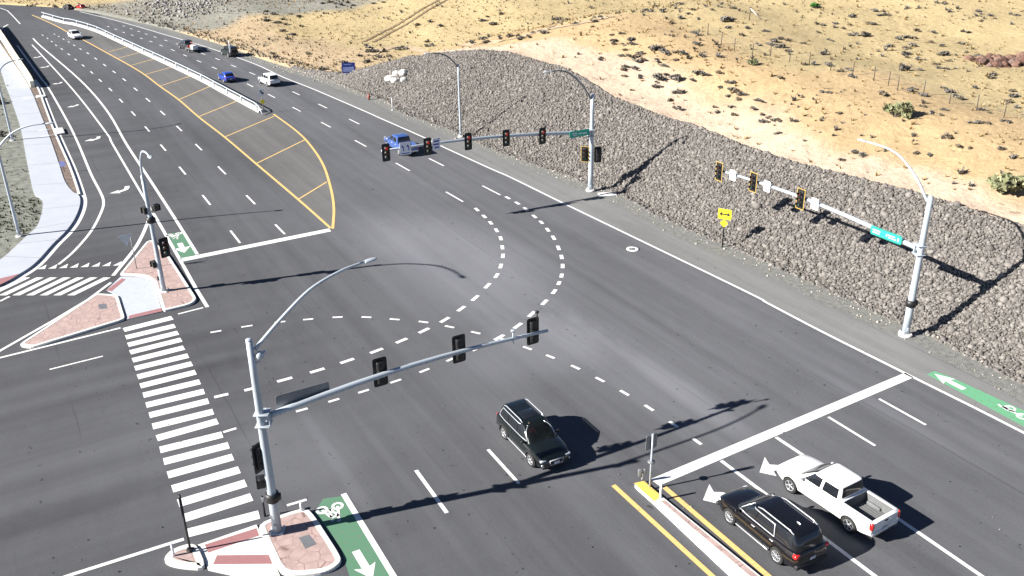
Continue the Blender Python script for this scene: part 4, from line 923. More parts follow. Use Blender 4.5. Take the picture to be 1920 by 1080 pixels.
def suv(name, xy, rz, paintm, S, label, cat='car', scale=1.0, z=0.0):
    o = empty(name, xy, rz, z, label=label, cat=cat); o.scale = (scale,)*3
    L, Wd, x0 = S['L'], S['W']/2, S['L']/2
    B = put('body', lower_body(S['top'], S['wid'], S['zb'], L, x0, S['wheels'], S['wr'], S.get('crown', .05), S.get('fl', .92)), paintm, o)
    for wx in S['wheels']:
        c = MB(); 
        c.lathe([(0, -1.2), (S['wr']+.055, -1.2), (S['wr']+.055, -(Wd-.3)), (0, -(Wd-.3))], 30, 'y', (wx, 0, S['wr']))
        cu = put('cut', c, paintm, o); boolean(B, cu)
        c = MB(); c.lathe([(0, Wd-.3), (S['wr']+.055, Wd-.3), (S['wr']+.055, 1.2), (0, 1.2)], 30, 'y', (wx, 0, S['wr']))
        cu = put('cut', c, paintm, o); boolean(B, cu)
        for sg in (-1, 1):
            wheel(o, wx, sg*(Wd-.115), S['wr'], .23, sg, S.get('rim', CM['rim']), S.get('spokes', 5))
    if 'bed' in S:
        bx0, bx1, by, bz = S['bed']; c = MB(); c.box(((bx0+bx1)/2, 0, bz+1), (bx1-bx0, by*2, 2)); cu = put('cut', c, paintm, o); boolean(B, cu)
    sharp(B.data, 38)
    if S.get('clad'):                                          # dark arch and sill cladding
        for wx in S['wheels']:
            for sg in (-1, 1):
                g = MB(); a = np.linspace(math.radians(-8), math.radians(188), 20); r1, r2 = S['wr']+.05, S['wr']+.13
                v = []
                for t in a:
                    for r in (r1, r2): v.append((wx+r*math.cos(t), sg*(Wd+.004), S['wr']+r*math.sin(t)))
                    for r in (r2, r1): v.append((wx+r*math.cos(t), sg*(Wd-.08), S['wr']+r*math.sin(t)))
                g.add(v, [(4*i+j, 4*i+(j+1) % 4, 4*i+4+(j+1) % 4, 4*i+4+j) for i in range(19) for j in range(4)]); put('arch_trim', g, CM['plastic'], o)
    H = S['house']
    R_ = put('roof', H.mesh(), paintm, o); sharp(R_.data, 40)
    glass = S.get('glass', CM['glass'])
    f0, f1, t0, t1 = S.get('wind', (.86, .84, .06, .9)); put('windscreen', H.end_panel(f0, f1, t0, t1, True), glass, o, fix=False)
    f0, f1, t0, t1 = S.get('rearw', (.82, .8, .12, .86)); put('rear_window', H.end_panel(f0, f1, t0, t1, False), glass, o, fix=False)
    for sg in (-1, 1):
        for wv in S['wins']: put('side_window', H.side_panel(*wv[:6], sg), glass, o, fix=False)
        if 'trim' in S:
            for lp in S['trim']: g = MB(); g.tube(H.side_loop(*lp, sg), S.get('trw', .022), 6, cap=False); put('chrome_trim', g, CM['chrome'], o)
        if 'rails' in S:
            xr, xf, b_, zr = S['rails']; g = MB(); P = [(xr+(xf-xr)*k/8, sg*b_, zr+(.075 if 0 < k < 8 else 0)) for k in range(9)]; g.tube(P, .028, 8); put('roof_rail', g, S.get('railm', CM['chrome']), o)
        mx_, my_, mz_ = S['mir']; mirror(o, mx_, sg*my_, mz_, sg, S.get('mirm', paintm))
        for dx, dz in S.get('handles', []):
            g = MB(); g.rbox((dx, sg*(Wd*S.get('hw', .985)), dz), (.2, .05, .035), .012); put('door_handle', g, S.get('handlem', CM['chrome']), o)
        if 'sill' in S:
            xa, xb, zz, mm = S['sill']; g = MB(); g.rbox(((xa+xb)/2, sg*(Wd*.985), zz), (xb-xa, .05, .05), .015); put('sill_trim', g, mm, o)
        hx, hy, hz_, hd = S['headl']; g = MB(); g.rbox((hx, sg*hy, hz_), hd, min(hd)*.4, X=None); put('headlight', g, CM['headl'], o)
        tx, ty, tz, td = S['taill']; g = MB(); g.rbox((tx, sg*ty, tz), td, min(td)*.35); put('tail_light', g, CM['redl'], o)
        if S.get('fog'): g = MB(); g.rbox((x0-.1, sg*Wd*.72, S['zb']+.26), (.12, .26, .12), .03); put('fog_lamp', g, CM['chrome'], o)
        for xs_ in S.get('seams', []):
            g = MB(); g.box((xs_, sg*(Wd*.978), S['zb']+.42), (.012, .03, .5)); put('door_seam', g, CM['plastic'], o)
    gx, gw, gz, gh = S['grille']; g = MB(); g.rbox((gx, 0, gz), (.1, gw, gh), .03); gr = put('grille', g, CM['plastic'], o)
    if S.get('grchrome'):
        g = MB(); P = [(gx+.05, -gw/2, gz+gh/2), (gx+.05, gw/2, gz+gh/2), (gx+.05, gw/2-.04, gz-gh/2), (gx+.05, -gw/2+.04, gz-gh/2), (gx+.05, -gw/2, gz+gh/2)]; g.tube(P, .022, 6); put('grille_frame', g, CM['chrome'], gr)
    g = MB(); g.rbox((x0-.06, 0, S['zb']+.16), (.16, S['W']*.84, .14), .04); put('bumper', g, S.get('bumpm', CM['plastic']), o)
    g = MB(); g.rbox((x0-L+.05, 0, S['zb']+.2), (.18, S['W']*.88, .2), .04); put('bumper', g, S.get('rbumpm', CM['plastic']), o)
    g = MB(); g.rbox((x0+.03, 0, S['zb']+.3), (.02, .3, .15), .005); put('licence_plate', g, CM['plate'], o)
    px_, pz_ = S.get('rplate', (x0-L-.02, .8)); g = MB(); g.rbox((px_, 0, pz_), (.02, .3, .15), .005); put('licence_plate', g, CM['plate'], o)
    return o, H, S
def heading(p0, p1): return math.atan2(p1[1]-p0[1], p1[0]-p0[0])

# --- black compact SUV crossing towards the camera
fr, rr = at(996, 874), at(946, 822)                            # feet of the two wheels on its right-hand side
hd = heading(rr, fr); t = np.array([math.cos(hd), math.sin(hd)]); lf = np.array([-t[1], t[0]])
c0 = (fr+rr)/2 + lf*.84 + t*.0
S1 = dict(L=4.62, W=1.82, zb=.24, wheels=(1.34, -1.33), wr=.36, crown=.045, fl=.93,
    top=[(-2.31, .92), (-2.24, 1.02), (-2.1, 1.06), (-.5, 1.05), (.75, 1.03), (1.1, 1.02), (1.6, .97), (2.05, .88), (2.24, .76), (2.31, .6)],
    wid=[(-2.31, .74), (-2.2, .84), (-1.7, .9), (0, .91), (1.4, .9), (1.9, .86), (2.2, .76), (2.31, .66)],
    house=House([(0, -2.16, 1.18, .83, 1.0), (.5, -2.08, .72, .76, 1.38), (.9, -1.92, .3, .68, 1.64), (1, -1.8, .16, .63, 1.69)], 7),
    wins=[(-.02, .78, -.06, .34, .16, .8), (-.95, -.1, -.95, -.14, .16, .8), (-1.85, -1.03, -1.62, -1.03, .22, .78)],
    trim=[(-1.92, .86, -1.66, .38, .13, .84)], rails=(-1.75, .1, .6, 1.66), mir=(.78, .84, 1.1), handles=[(-.05, .86), (-1.0, .88)], handlem=MAT['black'], sill=(-.95, .95, .33, CM['chrome']),
    headl=(2.13, .66, .715, (.24, .34, .11)), taill=(-2.22, .68, .92, (.16, .24, .16)), grille=(2.27, .74, .58, .24), grchrome=True, fog=True, seams=(.35, -.55), clad=True, mirm=MAT['black'])
black1 = carpaint('black green car paint', (.006, .009, .009), .2)
# cabin one can look into through the windscreen
clearg, n, b, L = nodes('clear windscreen'); b.inputs['Base Color'].default_value = (.015, .018, .018, 1); b.inputs['Roughness'].default_value = .03; b.inputs['Alpha'].default_value = .5
car1, H1, _ = suv('black_suv', c0, hd, black1, S1, 'black compact SUV with bright wheels driving towards the camera in the crossing', 'car')

g = MB(); g.rbox((-.45, 0, 1.705), (.75, .8, .02), .008); put('sunroof', g, CM['glass'], car1)

# --- black mid-size SUV waiting in the turn lane
fr, rr = at(1368, 981), at(1456, 1055)                         # its left-hand wheels
hd = heading(rr, fr); t = np.array([math.cos(hd), math.sin(hd)]); rt = np.array([t[1], -t[0]])
c0 = (fr+rr)/2 + rt*.86
S2 = dict(L=4.92, W=1.92, zb=.24, wheels=(1.44, -1.43), wr=.38, crown=.05, fl=.93,
    top=[(-2.46, .98), (-2.38, 1.08), (-2.2, 1.12), (-.5, 1.1), (.85, 1.07), (1.2, 1.06), (1.8, 1.0), (2.2, .9), (2.4, .76), (2.46, .6)],
    wid=[(-2.46, .78), (-2.34, .88), (-1.9, .95), (0, .96), (1.5, .95), (2.05, .9), (2.35, .8), (2.46, .68)],
    house=House([(0, -2.38, 1.3, .87, 1.05), (.5, -2.3, .82, .8, 1.42), (.9, -2.12, .35, .72, 1.68), (1, -1.98, .2, .66, 1.73)], 7),
    wins=[(.02, .9, -.02, .42, .16, .78), (-1.0, -.06, -1.12, -.1, .16, .78), (-2.12, -1.26, -1.95, -1.24, .2, .76)],
    trim=[(-1.14, .98, -1.02, .46, .12, .82)], trw=.026, rails=(-1.95, .1, .64, 1.7), mir=(.9, .9, 1.14), handles=[(.0, .92), (-1.08, .94)], sill=(-.95, 1.0, .34, CM['chrome']),
    headl=(2.26, .72, .76, (.24, .26, .13)), taill=(-2.34, .78, .96, (.24, .3, .2)), grille=(2.4, .8, .56, .26), grchrome=True, seams=(.42, -.6), spokes=9, rplate=(-2.49, .7))
black2 = carpaint('deep black car paint', (.006, .006, .008), .18)
car2, H2, _ = suv('black_suv', c0, hd, black2, S2, 'larger black SUV with chrome window trim waiting beside the median in the turn lane', 'car')
g = MB(); g.rbox((-2.42, 0, .98), (.05, 1.1, .04), .015); put('tailgate_trim', g, CM['chrome'], car2)
g = MB(); g.rbox((-2.47, 0, .42), (.05, 1.3, .04), .015); put('bumper_trim', g, CM['galvd'] if 'galvd' in CM else MAT['galvd'], car2)
g = MB(); g.ball((-1.55, .0, 1.76), (.12, .03, .05)); put('roof_antenna', g, CM['chrome'], car2)

# --- white crew cab pickup
fr, rr = at(1480, 922), at(1590, 997)
hd = heading(rr, fr); t = np.array([math.cos(hd), math.sin(hd)]); rt = np.array([t[1], -t[0]])
c0 = (fr+rr)/2 + rt*.86 - t*.05
white1 = carpaint('white car paint', (.78, .78, .78), .3, .5)
S3 = dict(L=5.4, W=1.9, zb=.34, wheels=(1.68, -1.6), wr=.39, crown=.02, fl=.95,
    top=[(-2.7, 1.12), (-2.6, 1.16), (-.7, 1.16), (0, 1.14), (1.0, 1.1), (1.4, 1.1), (2.0, 1.06), (2.5, .98), (2.66, .85), (2.7, .7)],
    wid=[(-2.7, .9), (-2.55, .93), (-1.6, .95), (0, .94), (1.6, .95), (2.3, .91), (2.6, .82), (2.7, .72)],
    house=House([(0, -.98, 1.42, .86, 1.1), (.5, -.93, .98, .79, 1.42), (.9, -.85, .55, .71, 1.7), (1, -.75, .42, .65, 1.75)], 8),
    wins=[(.16, 1.04, .12, .6, .14, .8), (-.78, .02, -.74, -.02, .14, .8)], rearw=(.86, .84, .25, .86),
    mir=(1.05, .9, 1.2), mirm=white1, handles=[(.12, 1.0), (-.8, 1.0)], handlem=white1,
    headl=(2.52, .72, .8, (.2, .26, .18)), taill=(-2.64, .84, .95, (.2, .16, .36)), grille=(2.64, 1.0, .66, .26), rbumpm=CM['chrome'], seams=(.62, -.36, -.98), bed=(-2.56, -1.06, .74, .62), rplate=(-2.76, .62))
car3, H3, _ = suv('white_pickup', c0, hd, white1, S3, 'white crew cab pickup waiting at the stop line with an empty grey bed', 'pickup truck')
g = MB(); g.box((-1.81, 0, .645), (1.48, 1.46, .04))
for k in range(9): g.box((-1.81, -.6+k*.15, .672), (1.44, .06, .016))
for sg in (-1, 1): g.box((-1.81, sg*.728, .88), (1.48, .02, .46)); g.rbox((-1.6, sg*.66, .72), (.7, .14, .16), .05)
g.box((-1.075, 0, .88), (.02, 1.46, .46)); g.box((-2.545, 0, .88), (.02, 1.46, .44)); put('bed_liner', g, CM['bedliner'], car3)
g = MB(); g.rbox((-2.7, 0, .93), (.04, 1.36, .42), .02); tg = put('tailgate', g, white1, car3)
g = MB(); g.rbox((-2.725, 0, 1.02), (.03, .2, .08), .01); put('tailgate_handle', g, CM['plastic'], tg)

# --- traffic farther up the highway
S4 = dict(S1); S4.pop('trim'); S4.pop('rails'); S4['grchrome'] = False; S4['fog'] = False; S4['clad'] = False; S4['sill'] = (-.95, .95, .33, CM['plastic'])
def road_dir(px): i = min(range(len(EDGE)-1), key=lambda i: np.linalg.norm(EDGE[i]-at(*px))); i = max(1, i); v = EDGE[i+1]-EDGE[i-1]; return v/np.linalg.norm(v)
def awaydir(px): v = road_dir(px); return v if v @ DR > 0 else -v
v = awaydir((502, 155)); suv('white_suv', at(505, 158), math.atan2(v[1], v[0]), white1, S4, 'white SUV driving away near the far end of the riprap', 'car', .9)
S5 = dict(L=4.3, W=1.78, zb=.2, wheels=(1.28, -1.28), wr=.32, crown=.05, fl=.93,
    top=[(-2.15, .8), (-2.05, .9), (-1.5, .93), (0, .92), (1.0, .9), (1.6, .82), (2.0, .7), (2.15, .5)], wid=[(-2.15, .7), (-2., .82), (-1.2, .88), (0, .89), (1.4, .87), (1.95, .78), (2.15, .62)],
    house=House([(0, -1.85, 1.05, .8, .86), (.5, -1.6, .55, .73, 1.15), (.9, -1.3, .1, .64, 1.36), (1, -1.15, -.05, .58, 1.4)], 6), wins=[(-.05, .62, -.1, .2, .16, .8), (-1.2, -.15, -1.0, -.18, .16, .8)],
    mir=(.7, .8, .95), headl=(1.98, .62, .66, (.24, .3, .13)), taill=(-2.06, .66, .8, (.18, .3, .14)), grille=(2.1, .8, .5, .2), seams=(.4, -.5), rplate=(-2.17, .6))
v = awaydir((428, 148)); suv('blue_car', at(426, 151), math.atan2(v[1], v[0]), carpaint('blue car paint', (.03, .07, .42), .25), S5, 'small bright blue car driving away beside the median barrier', 'car', .88)
v = -DR*.8 + np.array([.1, -.2]); suv('white_car', at(142, 72), math.atan2(-.80, .6), white1, S5, 'white car approaching on the far lanes at the upper left', 'car', .95)
S6 = dict(S3); S6['wheels'] = (1.68, -1.6); silver = carpaint('dusty blue paint', (.05, .1, .3), .3)
v = awaydir((745, 275)); suv('blue_pickup', at(752, 282), math.atan2(v[1], v[0]), silver, S6, 'dusty blue pickup driving away behind the hanging signals and lane sign', 'pickup truck', .95)
S7 = dict(S4); S7['house'] = House([(0, -2.2, .9, .84, 1.0), (.5, -2.18, .68, .8, 1.4), (.9, -2.12, .5, .74, 1.72), (1, -2.05, .42, .7, 1.76)], 9)
v = awaydir((430, 100)); j_ = suv('dark_jeep', at(431, 104), math.atan2(v[1], v[0]), carpaint('dark green black paint', (.012, .018, .016), .4), S7, 'boxy dark off-road car driving away with a tall white whip flag', 'car', .85)[0]
g = MB(); g.tube([(-2.2, .7, .9), (-2.2, .75, 3.1)], .06, 6); g.rbox((-2.25, .72, 1.5), (.1, .3, 1.1), .03); put('whip_flag', g, MAT['signwhite'], j_)
g = MB(); g.lathe([(0, 0), (.36, 0), (.36, -.2), (0, -.2)], 20, 'x', (-2.3, 0, 1.0)); put('spare_wheel', g, CM['tyre'], j_)
v = awaydir((360, 95)); tk = suv('flatbed_truck', at(352, 92), math.atan2(v[1], v[0]), carpaint('charcoal paint', (.03, .03, .035), .4), S6, 'dark pickup towing and carrying red and white gear in the far lanes', 'pickup truck', .82)[0]
tb = empty('cargo_trailer', at(364, 97), math.atan2(v[1], v[0]), label='low open trailer with white and red load behind the far dark pickup', cat='trailer'); tb.scale = (.85,)*3
g = MB(); g.rbox((0, 0, .6), (3.4, 1.8, .1), .02); g.tube([(1.7, 0, .5), (2.6, 0, .5)], .05, 6); put('deck', g, MAT['galvd'], tb)
for sg in (-1, 1): wheel(tb, -.2, sg*.98, .32, .2, sg, CM['rim'])
g = MB(); g.rbox((-.9, .2, 1.0), (1.0, 1.0, .7), .1); g.rbox((.9, -.3, .9), (.8, .7, .5), .1); put('white_load', g, MAT['signwhite'], tb)
g = MB(); g.rbox((.1, .0, .95), (.8, 1.2, .6), .1); g.tube([(-.2, -.4, 1.2), (.6, .2, 1.7)], .08, 6); put('red_load', g, MAT['litter'], tb)
for px, pm, lb in (((128, 17), CM['plastic'], 'tiny dark car at the far bend beyond the median'), ((152, 17), MAT['litter'], 'tiny red car at the far bend beyond the median')):
    suv('far_car', at(*px), 2.4, pm if pm is CM['plastic'] else carpaint('red paint', (.4, .03, .02)), S5, lb, 'car', .7)

# somebody in a red top behind the windscreen of the crossing SUV
c_ = MB(); c_.box((.25, 0, 1.28), (1.7, 1.2, .5)); cu = put('cut', c_, black1, car1); rf = [o for o in car1.children if o.name.startswith('roof') and 'rail' not in o.name][0]; boolean(rf, cu)
ws = [o for o in car1.children if o.name.startswith('windscreen')][0]; ws.data.materials.clear(); ws.data.materials.append(clearg)
pme = bpy.data.meshes.new('person'); pv = [(0, 0, .0), (0, 0, .22), (0, 0, .4), (0, 0, .5), (.02, 0, .62), (.0, .19, .4), (.12, .24, .2), (.36, .2, .22), (0, -.19, .4), (.12, -.24, .2), (.36, -.2, .22), (.02, .0, .72)]
pme.from_pydata(pv, [(0, 1), (1, 2), (2, 3), (3, 4), (4, 11), (2, 5), (5, 6), (6, 7), (2, 8), (8, 9), (9, 10)], [])
po = bpy.data.objects.new('person', pme); sc.collection.objects.link(po); md = po.modifiers.new('s', 'SKIN')
for i, r in enumerate([.15, .15, .15, .06, .095, .07, .05, .035, .07, .05, .035, .07]): pme.skin_vertices[0].data[i].radius = (r, r)
pme.skin_vertices[0].data[0].use_root = True
po.modifiers.new('u', 'SUBSURF').levels = 2
dg = bpy.context.evaluated_depsgraph_get(); nm_ = bpy.data.meshes.new_from_object(po.evaluated_get(dg)); po.modifiers.clear(); po.data = nm_
skin_m = mat('skin', (.5, .3, .22), .6); red_m = mat('red jersey', (.5, .05, .07), .8)
nm_.materials.clear(); nm_.materials.append(red_m); nm_.materials.append(skin_m)
for f in nm_.polygons: f.material_index = 1 if (f.center.z > .49 or f.center.x > .27) else 0
ca_, sa_ = math.cos(car1.rotation_euler.z), math.sin(car1.rotation_euler.z)
po.location = (car1.location.x+.25*ca_+.3*sa_, car1.location.y+.25*sa_-.3*ca_, .93); po.rotation_euler = (0, 0, car1.rotation_euler.z)
tag(po, 'person in a red top seated behind the windscreen of the black SUV', 'person')
g = MB(); g.ball((-.02, 0, .68), (.105, .1, .085)); put('hair', g, mat('dark hair', (.03, .02, .015), .7), po)

# ================================================================== PLANTS AND ROCKS ON THE HILLSIDE
def bush_mesh(name, n, wd, ht, leaf, mats, seed, flat=.5):
    q = np.random.default_rng(seed); g = MB()
    cl = [(q.uniform(-.6, .6)*wd, q.uniform(-.6, .6)*wd*.8, q.uniform(.25, .75)*ht, q.uniform(.28, .5)*wd) for _ in range(7)]
    for i in range(n):
        c = cl[q.integers(len(cl))]; d = q.normal(0, 1, 3); d /= np.linalg.norm(d); r = c[3]*q.uniform(.35, 1.0)
        p = np.array([c[0]+d[0]*r, c[1]+d[1]*r, max(.02, c[2]+d[2]*r*flat)]); a = q.normal(0, 1, 3); a /= np.linalg.norm(a); b_ = np.cross(a, q.normal(0, 1, 3)); b_ /= np.linalg.norm(b_); s = leaf*q.uniform(.6, 1.5)
        g.add([p-a*s-b_*s*.35, p+a*s*.2-b_*s*.6, p+a*s, p+b_*s*.6], [(0, 1, 2, 3)])
    for i in range(9):
        c = cl[i % len(cl)]; g.tube([(0, 0, 0), (c[0]*.5, c[1]*.5, c[2]*.6), (c[0], c[1], c[2]+.1*ht)], [.035*wd, .02*wd, .008*wd], 5, 1)
    return g.mesh(name, mats)
M_sage = island_mat('sagebrush leaf', [(.07, .063, .054), (.14, .13, .112), (.23, .215, .195), (.095, .086, .072), (.33, .31, .285)])
M_brown = island_mat('dry brush leaf', [(.08, .064, .046), (.16, .13, .095), (.25, .21, .155), (.11, .09, .066)])
M_green = island_mat('green brush leaf', [(.13, .14, .075), (.21, .22, .12), (.29, .295, .18), (.16, .165, .09)])
M_bgreen = island_mat('fresh green leaf', [(.03, .11, .025), (.05, .17, .04), (.08, .22, .05)])
M_twig = mat('grey twig', (.09, .075, .06), .9)
SAGE = [bush_mesh('sagebrush', 170, .5+.1*(k % 3), .42+.08*(k % 2), .1, [M_sage if k % 3 else M_brown, M_twig], 50+k) for k in range(8)]
BUSH = [(500,20),(512,25),(530,35),(545,25),(500,38),(520,42),(535,45),(560,30),(565,48),(530,57),(551,64),(540,72),(605,5),(618,3),(628,6),(640,8),(652,4),(662,9),(700,5),(720,3),
 (688,87),(690,96),(676,104),(700,97),(720,95),(745,92),(710,107),(730,105),(757,90),(690,115),(703,110),(645,116),(783,46),(805,40),(825,48),(800,77),(806,85),(905,38),(915,30),(925,45),(940,25),(885,80),(905,72),(910,78),(935,70),(955,67),(578,100),(605,130),(560,117),(517,105),(510,100),
 (970,66),(975,71),(1000,60),(1010,58),(1020,62),(990,68),(1040,36),(1050,35),(1063,36),(1035,50),(1080,44),(1110,49),(1125,30),(1160,23),(1115,40),(1210,18),(1230,11),(1220,20),(1240,21),(1260,9),(1275,7),(1258,42),(1275,33),(1290,25),(1300,17),(1308,34),(1322,11),(1335,17),(1375,14),(1375,35),(1365,51),(1400,52),(1391,65),(1420,82),(1435,57),
 (1145,65),(1150,76),(1165,62),(1180,75),(1185,72),(1150,82),(1168,83),(1185,82),(1170,93),(1165,105),(1180,103),(1200,100),(1195,115),(1205,112),(1125,110),(1173,124),(1168,130),(1188,129),(1218,88),(1240,95),(1250,100),(1267,97),(1230,113),(1245,122),(1265,112),(1280,100),(1290,107),(1298,60),(1305,82),(1171,142),(1198,142),(1230,153),(1250,140),(1230,162),(1185,168),(1267,173),(1275,173),(1258,188),(1270,202),(1320,140),(1347,136),(1298,150),(1362,153),(1373,155),(1370,168),(1380,170),(1365,180),(1390,178),(1385,187),(1350,163),(1340,200),(1345,210),(1370,200),(1375,215),(1412,203),(1422,187),(1428,215),(1430,230),
 (1600,27),(1595,30),(1640,20),(1655,20),(1650,28),(1660,27),(1625,42),(1637,44),(1530,43),(1542,46),(1565,43),(1580,52),(1600,65),(1620,66),(1535,60),(1463,71),(1478,75),(1450,77),(1445,84),(1505,80),(1555,74),(1465,88),(1475,95),(1543,100),(1510,120),(1525,120),(1555,122),(1575,133),(1590,130),(1597,143),(1463,145),(1755,4),(1770,5),(1832,20),(1855,28),(1838,38),(1895,25),(1905,28),(1720,57),(1750,60),(1805,57),(1815,60),(1700,70),(1715,70),(1685,72),(1668,87),(1745,78),(1765,85),(1800,80),(1808,82),(1712,85),(1700,90),(1700,100),(1695,101),(1760,101),(1770,102),(1780,113),(1720,110),(1725,130),(1755,120),(1763,127),(1835,105),(1855,145),(1860,140),(1712,165),(1705,170),(1730,178),(1770,165),(1780,172),(1790,180),(1800,185),(1828,163),(1575,212),(1540,172),(1555,173),(1730,198),(1745,210),(1770,205),(1765,215),(1840,205),(1855,210),(1820,230),(1835,230),(1850,230),(1880,225),(1890,228),(1895,170),(1900,180),(1890,190),(1905,200),(1450,225),(1460,225),(1440,220),(1460,250),
 (1797,275),(1615,292),(1718,287),(1743,290),(1600,285),(1820,278),(1900,295),(1875,278),(1580,300)]
BIG = [(1362,37),(1230,90),(1235,145),(1310,135),(1692,127),(1655,175),(1775,255),(1188,106),(1265,148)]
# each clump carries the same label: nothing tells them apart
lab_ = 'low grey brown sagebrush clump on the dry grass hillside'; grp_ = 'sagebrush clumps on the hillside'
for i, q in enumerate(BUSH):
    P = hit(q[0], q[1]+2); dist = np.linalg.norm(P - np.array([0, 0, CH])); s = rng.uniform(12, 19)/1731*dist/1.15*(1.0 if q[1] > 60 else .85)
    o = link('sagebrush', SAGE[i % 8], None, (P[0], P[1], P[2]-.04), rng.uniform(0, 6.28), label=lab_, cat='bush', group=grp_); o.scale = (s*1.15, s*1.0, s*rng.uniform(.7, 1.05))
for i, q in enumerate(BIG):
    P = hit(q[0], q[1]+4); dist = np.linalg.norm(P - np.array([0, 0, CH])); s = rng.uniform(26, 34)/1731*dist/1.15
    o = link('sagebrush', SAGE[(i*3+1) % 8], None, (P[0], P[1], P[2]-.06), rng.uniform(0, 6.28), label='broad tall sagebrush on the hillside, about twice the size of its neighbours', cat='bush', group='large sagebrush'); o.scale = (s, s*.9, s*.85)
def one_bush(px, wpx, hs, mats, lb, seed, n=420):
    P = hit(px[0], px[1]); dist = np.linalg.norm(P - np.array([0, 0, CH])); s = wpx/1731*dist/1.25
    o = link('shrub', bush_mesh('shrub', n, .6, .6, .08, mats, seed), None, (P[0], P[1], P[2]-.05), 0, label=lb, cat='bush'); o.scale = (s, s, s*hs)
one_bush((1880,364), 84, 1.0, [M_green, M_twig], 'widest olive green bush near the right edge, just above the riprap', 81, 620)
one_bush((1676,220), 66, 1.1, [M_green, M_twig], 'tall round green bush among the sagebrush below the fence posts', 82, 520)
one_bush((1527,15), 26, .9, [M_bgreen, M_twig], 'bright green bush at the top of the hillside', 83)
one_bush((1411,122), 32, .8, [M_green, M_twig], 'olive green bush just below the fence line above the pale bank', 84)
for q in [(52,12),(60,12),(69,11),(78,10),(92,12),(103,14)]:
    P = at(*q); s = rng.uniform(6, 8)/1731*225/1.1; o = link('roadside_bush', SAGE[int(q[0]) % 8], None, (P[0], P[1], 0), q[0], label='dark round bush in the row along the far bend', cat='bush', group='bushes along the far bend'); o.scale = (s, s, s*1.3)
for q, lb in (((2,196), 'dark shrub at the left frame edge, the one farther up the verge'), ((6,258), 'dark shrub on the verge beside the lamp foot')):
    P = at(*q); o = link('verge_shrub', SAGE[int(q[1]) % 8], None, (P[0], P[1], .1), 1.0, label=lb, cat='bush'); o.scale = (1.6, 1.4, 1.5)

def tufts(name, P, sz, material, blades=5, **k):
    N = len(P); a = rng.uniform(0, 6.283, (N, blades)); tl = rng.uniform(.25, .9, (N, blades)); s = sz[:, None]*rng.uniform(.6, 1.3, (N, blades)); dx, dy = np.cos(a), np.sin(a); o = P[:, None, :]
    w_ = s*.28; A = np.stack([-dy*w_, dx*w_, 0*a], -1)+o; B_ = np.stack([dy*w_, -dx*w_, 0*a], -1)+o; C = np.stack([dx*tl*s, dy*tl*s, s*.8], -1)+o
    V = np.stack([A, B_, C], 2).reshape(-1, 3); F_ = np.arange(len(V)).reshape(-1, 3)
    me = bpy.data.meshes.new(name); me.vertices.add(len(V)); me.vertices.foreach_set('co', V.reshape(-1).astype(np.float32)); me.loops.add(len(V)); me.loops.foreach_set('vertex_index', F_.reshape(-1).astype(np.int32))
    me.polygons.add(len(F_)); me.polygons.foreach_set('loop_start', np.arange(0, len(V), 3, dtype=np.int32)); me.update(calc_edges=True); me.materials.append(material); me.validate(); return link(name, me, **k)
N = 34000; ta = rng.uniform(15, 300, N); te_ = rng.uniform(0, 1, N)**1.3*150 + 1.0; td = crest(ta)/K + te_
den = (np.sin(ta*.16+td*.1)+np.sin(ta*.07-td*.21)+np.sin(td*.13+ta*.33))/3; bare = (te_ < 9) & (ta < 118)
kp = (rng.uniform(0, 1, N) < np.clip(.55+.5*den, .1, 1)) & ~(bare & (rng.uniform(0, 1, N) < .8)); ta, td = ta[kp], td[kp]
tp = np.stack([DR[0]*ta+NR[0]*(toe(ta)+td), DR[1]*ta+NR[1]*(toe(ta)+td), hill(ta, td)-.03], -1)
tufts('dry_grass', tp, np.clip(rng.lognormal(-1.55, .4, len(tp)), .08, .5), island_mat('dry grass blade', [(.34, .25, .12), (.24, .17, .085), (.42, .32, .17), (.15, .11, .06)]), 5, kind='stuff')
N = 2600; ta = rng.uniform(20, 200, N); td = crest(ta)/K + rng.uniform(3, 90, N); cl_ = np.sin(ta*.21+td*.17)+np.sin(ta*.09-td*.31+2); kp = cl_ > .1; ta, td = ta[kp], td[kp]
tp = np.stack([DR[0]*ta+NR[0]*(toe(ta)+td), DR[1]*ta+NR[1]*(toe(ta)+td), hill(ta, td)-.03], -1)
tufts('dry_brush', tp, np.clip(rng.lognormal(-1.35, .4, len(tp)), .14, .5), M_sage, 18, kind='stuff')
# roadside weeds at the edge of the far shoulder, and on the left verge
N = 420; ta = rng.uniform(118, 190, N); td = np.abs(rng.normal(0, 1.6, N))+.1; tp = np.stack([DR[0]*ta+NR[0]*(toe(ta)+td), DR[1]*ta+NR[1]*(toe(ta)+td), hill(ta, td)], -1)
tufts('roadside_weeds', tp, rng.uniform(.15, .42, N), M_sage, 7, kind='stuff')
tp = np.array([(*at(rng.uniform(-30, 76), rng.uniform(150, 470) if rng.uniform() < .4 else rng.uniform(370, 440)), .1) for _ in range(500)])
inside = [True]*len(tp); LA = np.array([p for p in LW_]); keep = []
for p in tp: i = np.argmin(np.abs(LA[:, 1]-p[1])); keep.append(p[0] < LA[i, 0]-.25)
tufts('verge_weeds', tp[np.array(keep)], rng.uniform(.08, .22, sum(keep)), island_mat('verge weed', [(.05, .08, .03), (.09, .11, .05), (.06, .075, .035), (.12, .11, .065)]), 7, kind='stuff')

